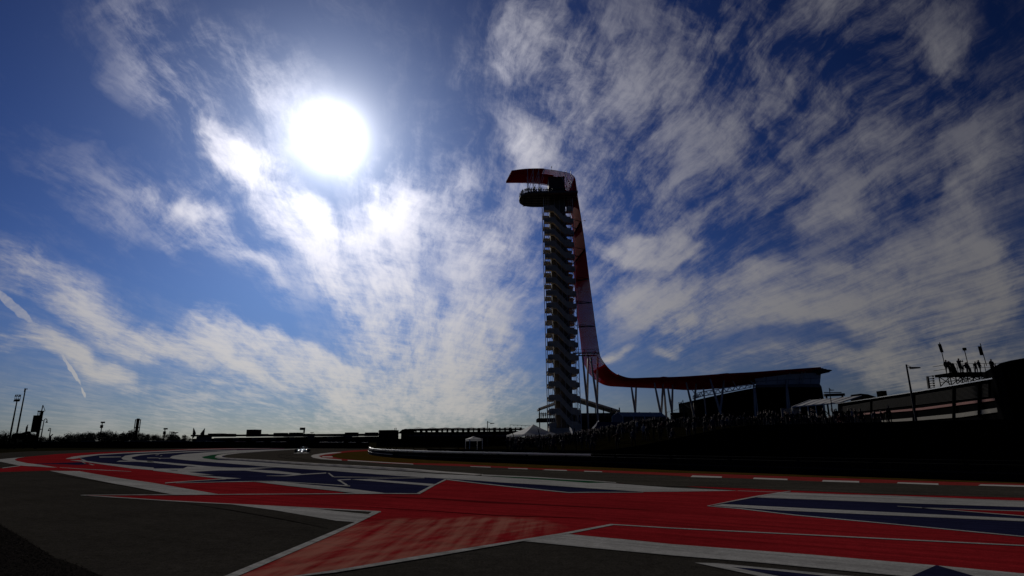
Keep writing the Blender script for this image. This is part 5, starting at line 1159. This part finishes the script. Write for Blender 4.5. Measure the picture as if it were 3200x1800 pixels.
for s_ in (-1, 1): mb.box((s_ * .48, 2.45, .66), (.03, .55, .50))
ck(mb, 'rear_wing', M_carb)
mb = MB(); mb.box((0, .2, .05), (1.35, 3.6, .05)); ck(mb, 'floor', M_carb)
mb = MB(); arc = [(.30 * math.cos(t), .1 - .55 * math.sin(t), .86 + .04 * math.sin(t)) for t in [math.pi * i / 10 for i in range(11)]]; mb.tube(arc, .03, 6); mb.tube([(0, -.45, .90), (0, -.62, .66)], .025, 6); ck(mb, 'halo', M_carb)
for (x, y, w, r_) in ((-.80, -1.7, .33, .335), (.80, -1.7, .33, .335), (-.77, 1.75, .40, .335), (.77, 1.75, .40, .335)):
    mb = MB(); mb.tube([(x - w / 2, y, r_), (x - w / 2 + .03, y, r_), (x + w / 2 - .03, y, r_), (x + w / 2, y, r_)], [r_ - .04, r_, r_, r_ - .04], 24); wv_ = ck(mb, 'wheel', M_tyre)
    mb = MB(); mb.tube([(x - w / 2 - .004, y, r_), (x + w / 2 + .004, y, r_)], .19, 14); ro = mb.build('rim', M_rim, wv_)
    mb = MB(); s_ = 1 if x > 0 else -1
    mb.tube([(s_ * .2, y + .1, .42), (x - s_ * w / 2, y, .40)], .02, 5); mb.tube([(s_ * .2, y - .15, .25), (x - s_ * w / 2, y, .25)], .02, 5); mb.bar((s_ * .2, y, .34), (x - s_ * w / 2, y, .33), .02); ck(mb, 'suspension', M_carb)

# ------------------------------------------------------------------ people
M_skin = mat('skin', (.20, .11, .07), .6, var=.1)
CL = [mat('clothing_' + n, c, .85, var=.25, scale=4, spec=.05) for n, c in (('black', (.010, .010, .012)), ('navy', (.012, .014, .035)), ('charcoal', (.022, .022, .024)), ('maroon', (.045, .008, .010)), ('white', (.24, .24, .24)), ('denim', (.022, .028, .05)), ('olive', (.02, .02, .012)))]
M_hair = mat('dark_hair', (.010, .008, .007), .8)
def person_mesh(pose, seed, shirt, trousers, hat=None):
    """one continuous skinned body, evaluated to a plain mesh"""
    rr = random.Random(seed)
    V_ = {}; E_l = []; Rr = {}
    def v(n, p, r, par=None):
        V_[n] = (len(V_), Vector(p)); Rr[n] = r
        if par: E_l.append((V_[par][0], V_[n][0]))
    lean = rr.uniform(-.04, .04); tw = rr.uniform(-.1, .1)
    hip = .93 if pose != 'sit' else .50
    v('pelvis', (0, 0, hip), (.155, .12)); v('waist', (lean, 0, hip + .17), (.135, .105), 'pelvis'); v('chest', (lean * 1.5, .0, hip + .38), (.175, .12), 'waist'); v('neck', (lean * 1.6, .0, hip + .57), (.055, .055), 'chest')
    v('jaw', (lean * 1.6, -.03, hip + .64), (.075, .085), 'neck'); v('skull', (lean * 1.6, -.01, hip + .74), (.085, .10), 'jaw'); v('crown', (lean * 1.6, 0, hip + .80), (.055, .065), 'skull')
    for s, S in ((-1, 'L'), (1, 'R')):
        up = pose == 'wave' and s == 1 or pose == 'hold'
        v('sh' + S, (s * .19 + lean, 0, hip + .47), (.065, .065), 'chest')
        if pose == 'hold': el, ha, ti = (s * .26, -.14, hip + .32), (s * .10, -.30, hip + .50), (s * .05, -.33, hip + .56)
        elif up: el, ha, ti = (s * .36, -.05, hip + .62), (s * .30, -.12, hip + .86), (s * .28, -.14, hip + .95)
        elif pose == 'hips': el, ha, ti = (s * .40, .05, hip + .24), (s * .24, -.08, hip + .06), (s * .18, -.12, hip + .04)
        else: el, ha, ti = (s * .26, .03, hip + .20), (s * (.25 + tw * .3), -.05, hip - .04), (s * .24, -.07, hip - .13)
        v('el' + S, el, (.045, .045), 'sh' + S); v('ha' + S, ha, (.032, .035), 'el' + S); v('ti' + S, ti, (.022, .035), 'ha' + S)
        if pose == 'sit':
            v('kn' + S, (s * .12, -.44, .50), (.075, .075), 'pelvis'); v('an' + S, (s * .12, -.46, .09), (.048, .05), 'kn' + S); v('to' + S, (s * .13, -.62, .04), (.04, .035), 'an' + S)
        else:
            st = rr.uniform(.08, .15); fw = rr.uniform(-.10, .10) * s
            v('th' + S, (s * .10, 0, hip - .10), (.10, .10), 'pelvis'); v('kn' + S, (s * st, fw - .02, .49), (.065, .07), 'th' + S); v('an' + S, (s * (st + .01), fw + .02, .09), (.045, .05), 'kn' + S); v('to' + S, (s * (st + .02), fw - .14, .035), (.04, .032), 'an' + S)
    me = bpy.data.meshes.new('tmp'); me.from_pydata([tuple(p) for _, p in V_.values()], E_l, []); o = bpy.data.objects.new('tmp', me); col.objects.link(o)
    md = o.modifiers.new('s', 'SKIN'); sb_ = o.modifiers.new('u', 'SUBSURF'); sb_.levels = 1
    if not me.skin_vertices:
        bpy.context.view_layer.objects.active = o; me.attributes  # the modifier adds the layer
    names = list(V_)
    sv = me.skin_vertices[0].data if me.skin_vertices else None
    if sv is None:
        import bmesh
        bm = bmesh.new(); bm.from_mesh(me); bm.verts.layers.skin.verify(); bm.to_mesh(me); bm.free(); sv = me.skin_vertices[0].data
    for i, n in enumerate(names): sv[i].radius = Rr[n]; sv[i].use_root = (i == 0)
    dg = bpy.context.evaluated_depsgraph_get(); dg.update()
    res = bpy.data.meshes.new_from_object(o.evaluated_get(dg)); bpy.data.objects.remove(o)
    for m_ in (M_skin, shirt, trousers, hat or M_hair): res.materials.append(m_)
    tips = [V_[k][1] for k in ('tiL', 'tiR', 'haL', 'haR')]
    for p in res.polygons:
        c = p.center; k = 1
        if c.z < hip - .02 and abs(c.x) < .22: k = 2
        if c.z > hip + .56: k = 0 if c.z < hip + .76 and c.y < .03 else 3
        if min((c - t).length for t in tips) < .09: k = 0
        p.material_index = k; p.use_smooth = True
    return res
POSES = ['stand', 'hold', 'stand', 'hips', 'wave', 'stand', 'hold', 'stand', 'stand', 'hips', 'sit', 'sit']
SH = [0, 1, 2, 3, 0, 5, 6, 4, 2, 0, 1, 3]; TRS = [0, 2, 5, 0, 1, 0, 2, 5, 0, 2, 0, 5]
PM = [person_mesh(POSES[i], i * 7 + 1, CL[SH[i]], CL[TRS[i]], CL[4] if i == 7 else (CL[0] if i % 3 == 0 else None)) for i in range(12)]
def person(i, loc, rz, label, group, sc=1.0):
    o = bpy.data.objects.new('person', PM[i]); col.objects.link(o); o.location = loc; o.rotation_euler.z = rz; o.scale = (sc, sc, sc * 1.0)
    return tag(o, label, 'person', group)
rp = random.Random(77)
LOOK = {0: 'black-clad visitor', 1: 'navy-topped visitor, hands raised', 2: 'charcoal-topped visitor', 3: 'maroon-topped visitor, hands on hips', 4: 'visitor waving one arm', 5: 'denim-shirted visitor', 6: 'olive-topped visitor, hands raised', 7: 'white-shirted visitor', 8: 'dark-hatted visitor', 9: 'black-topped visitor, hands on hips'}
# crowd on the hillside: a dense line along the crest, looser below it
def crest_row(x):
    P_ = [(1560, 1363), (1700, 1358), (1840, 1345), (1930, 1338), (1990, 1328), (2060, 1316), (2200, 1303), (2350, 1300), (2500, 1296), (2640, 1292), (2760, 1312)]
    for (a, ya), (b, yb) in zip(P_, P_[1:]):
        if x <= b: return ya + (yb - ya) * (x - a) / (b - a)
    return P_[-1][1]
n = 0; tries = 0; spots = []
while n < 285 and tries < 9000:
    tries += 1
    px = rp.uniform(1575, 2790); u = rp.random()
    Y = rp.uniform(86, 116) if u < .70 else rp.uniform(58, 88)
    x = at(px, 1340, Y).x
    if bardist(x, Y) < 9 or (x > 47 and Y < 118 and x > 44 + (Y - 40) * .22): continue
    if any((x - a) ** 2 + (Y - b) ** 2 < .36 for a, b in spots): continue
    spots.append((x, Y)); n += 1
    k = rp.randrange(10) if rp.random() < .9 else rp.choice((10, 11)); k = 7 if rp.random() < .03 else (k if k != 7 else 0)
    zone = ('beside the white peaked tent', 0) if px < 1770 else ('below the blue shade sail', 1) if px < 2000 else ('between the canopy legs', 2) if px < 2260 else ('before the black stage', 3) if px < 2480 else ('before the long pale marquee', 4)
    row = 'on the crest' if Y > 103 else ('mid slope' if Y > 86 else 'low on the slope')
    look = {0: 'black-clad spectator standing', 1: 'navy-topped spectator with raised hands', 2: 'charcoal-topped spectator standing', 3: 'maroon-topped spectator with hands on hips', 4: 'spectator waving one arm', 5: 'denim-shirted spectator standing', 6: 'olive-topped spectator with raised hands', 7: 'white-shirted spectator standing', 8: 'charcoal-shirted spectator in dark hat', 9: 'black-topped spectator with hands on hips', 10: 'navy-topped spectator sitting', 11: 'maroon-topped spectator sitting'}[k]
    person(k, (x, Y, hz(x, Y) - .02), rp.uniform(-.9, .9) + (math.pi if rp.random() < .3 else 0), look + ' ' + row + ' ' + zone[0], 'spectators crowding the hillside', rp.uniform(.93, 1.08))
# the rest of the crowd, packed behind them, too many to count
import numpy as np
base = []
for i_ in (0, 1, 2, 3, 5, 8):
    me_ = PM[i_]; nv = len(me_.vertices); va = np.empty(nv * 3, np.float32); me_.vertices.foreach_get('co', va); nl_ = len(me_.loops)
    li = np.empty(nl_, np.int32); me_.loops.foreach_get('vertex_index', li); ls = np.empty(len(me_.polygons), np.int32); me_.polygons.foreach_get('loop_total', ls); mi_ = np.empty(len(me_.polygons), np.int32); me_.polygons.foreach_get('material_index', mi_)
    base.append((va.reshape(-1, 3), li, ls, mi_))
VS, LI, LS, MI = [], [], [], []; off = 0; r2 = random.Random(9); cnt = 0
while cnt < 620:
    px = r2.uniform(1640, 2740); Y = r2.uniform(96, 123); x = at(px, 1340, Y).x
    if (x > 44 + (Y - 40) * .22) or bardist(x, Y) < 12: continue
    va, li, ls, mi_ = base[cnt % 6]; a = r2.uniform(0, 6.28); c_, s_ = math.cos(a), math.sin(a); k = r2.uniform(.9, 1.08)
    w_ = np.stack([(va[:, 0] * c_ - va[:, 1] * s_) * k + x, (va[:, 0] * s_ + va[:, 1] * c_) * k + Y, va[:, 2] * k + hz(x, Y)], 1)
    VS.append(w_); LI.append(li + off); LS.append(ls); MI.append(mi_ + (4 * 0)); off += len(va); cnt += 1
VS = np.concatenate(VS).astype(np.float32); LI = np.concatenate(LI); LS = np.concatenate(LS); MI = np.concatenate(MI)
me_ = bpy.data.meshes.new('distant_crowd'); me_.vertices.add(len(VS)); me_.vertices.foreach_set('co', VS.ravel()); me_.loops.add(len(LI)); me_.loops.foreach_set('vertex_index', LI); me_.polygons.add(len(LS)); st_ = np.concatenate([[0], np.cumsum(LS)[:-1]]).astype(np.int32); me_.polygons.foreach_set('loop_start', st_)
for m_ in (M_skin, CL[0], CL[2], M_hair): me_.materials.append(m_)
me_.update(calc_edges=True); me_.polygons.foreach_set('material_index', MI); me_.validate()
o = bpy.data.objects.new('distant_crowd', me_); col.objects.link(o); tag(o, 'packed dark mass of spectators along the crest of the hillside', 'crowd', kind='stuff')
# on the lookout deck
for i, p in enumerate(perim(RP[:-2], .62)):
    if rp.random() < .12: continue
    c = Vector((8, 155.2, 0)); d = Vector((c.x - p.x, c.y - p.y, 0)).normalized() * rp.uniform(.35, .9)
    k = rp.randrange(10)
    side = 'the rounded tip' if p.x < 5 else ('the far rail' if p.y > 155 else 'the near rail')
    person(k, (p.x + d.x, p.y + d.y, DZ), math.atan2(-(c.x - p.x), c.y - p.y) + math.pi * 0 + rp.uniform(-.5, .5), LOOK[k] + ' at ' + side + ' of the lookout deck, ' + ('left part' if p.x < 10 else 'by the lift house'), 'visitors on the lookout deck')
for i in range(22):
    k = rp.randrange(10); x = 4.8 + i * .5 + rp.uniform(-.15, .15); person(k, (x, 151.6 + rp.uniform(-.3, .6), DZ), rp.uniform(-1, 1), LOOK[k] + ' back from the lookout deck\'s near rail, ' + ('left part' if x < 9.5 else ('before the lift house' if x < 15.5 else 'right of the lift house')), 'visitors on the lookout deck')
# on the suite balcony
for i in range(14): k = rp.randrange(10); person(k, (SUITE_X0 + .4 + i * .52, SUITE_Y + rp.uniform(-.3, 2.5), SUITE_FLOOR), rp.uniform(-1, 1), LOOK[k].replace('visitor', 'guest') + ' on the suite balcony, ' + ('at its left end' if i < 5 else ('towards its middle' if i < 10 else 'nearest the tower')), 'guests on the suite balcony')
# on the scaffold platform: individual silhouettes
x0, x1, py_, z_ = PLAT
for i, (px, k, s_) in enumerate(((2961, 0, 1.0), (2976, 3, .94), (2986, 8, .98), (3001, 1, 1.10), (3030, 10, 1.1), (3042, 2, .9), (3062, 5, .96), (3112, 0, 1.05), (2992, 6, .9), (3050, 4, .85))):
    q = at(px, 1150, py_ - .8); pp_ = person(k, (q.x, py_ - .8 + (i % 3) * .5, z_), rp.uniform(-.5, .5), ('spectator at the left end of the scaffold platform beside the first mast', 'second spectator from the left on the scaffold platform', 'third spectator from the left on the scaffold platform', 'tallest spectator on the scaffold platform, in the left group', 'spectator sitting in the middle of the platform by the short mast', 'short spectator just right of the one sitting on the platform', 'spectator left of the slatted speaker mast on the platform', 'lone spectator at the right end of the scaffold platform', 'spectator tucked behind the left group on the platform', 'small spectator with one arm raised in the platform middle')[i], 'spectators on the scaffold platform', s_); pp_.scale.x *= 1.25; pp_.scale.y *= 1.25
# driver
dv = person_mesh('sit', 5, CL[4], CL[0], M_cw); o = bpy.data.objects.new('person', dv); col.objects.link(o); o.scale = (.82, .82, .72); Mx = Matrix.Translation(Cr.location) @ Matrix.Rotation(Cr.rotation_euler.z, 4, 'Z')
o.location = Mx @ Vector((0, .15, -.02)); o.rotation_euler.z = Cr.rotation_euler.z; tag(o, 'driver in a white helmet seated in the racing car', 'person')
mb = MB(); rings = [(.02, .72), (.10, .74), (.135, .82), (.13, .90), (.09, .96), (.03, .985)]
vs = [(r_ * math.cos(2 * math.pi * k / 12), r_ * 1.12 * math.sin(2 * math.pi * k / 12) + .13, z) for r_, z in rings for k in range(12)]
mb.add(vs, [(i * 12 + k, i * 12 + (k + 1) % 12, (i + 1) * 12 + (k + 1) % 12, (i + 1) * 12 + k) for i in range(5) for k in range(12)] + [tuple(range(60, 72))])
hl = mb.build('helmet', M_cw, None, True); hl.parent = o; hl.matrix_parent_inverse = (Matrix.Translation(o.location) @ Matrix.Rotation(o.rotation_euler.z, 4, 'Z') @ Matrix.Diagonal((.82, .82, .72, 1))).inverted() @ Mx
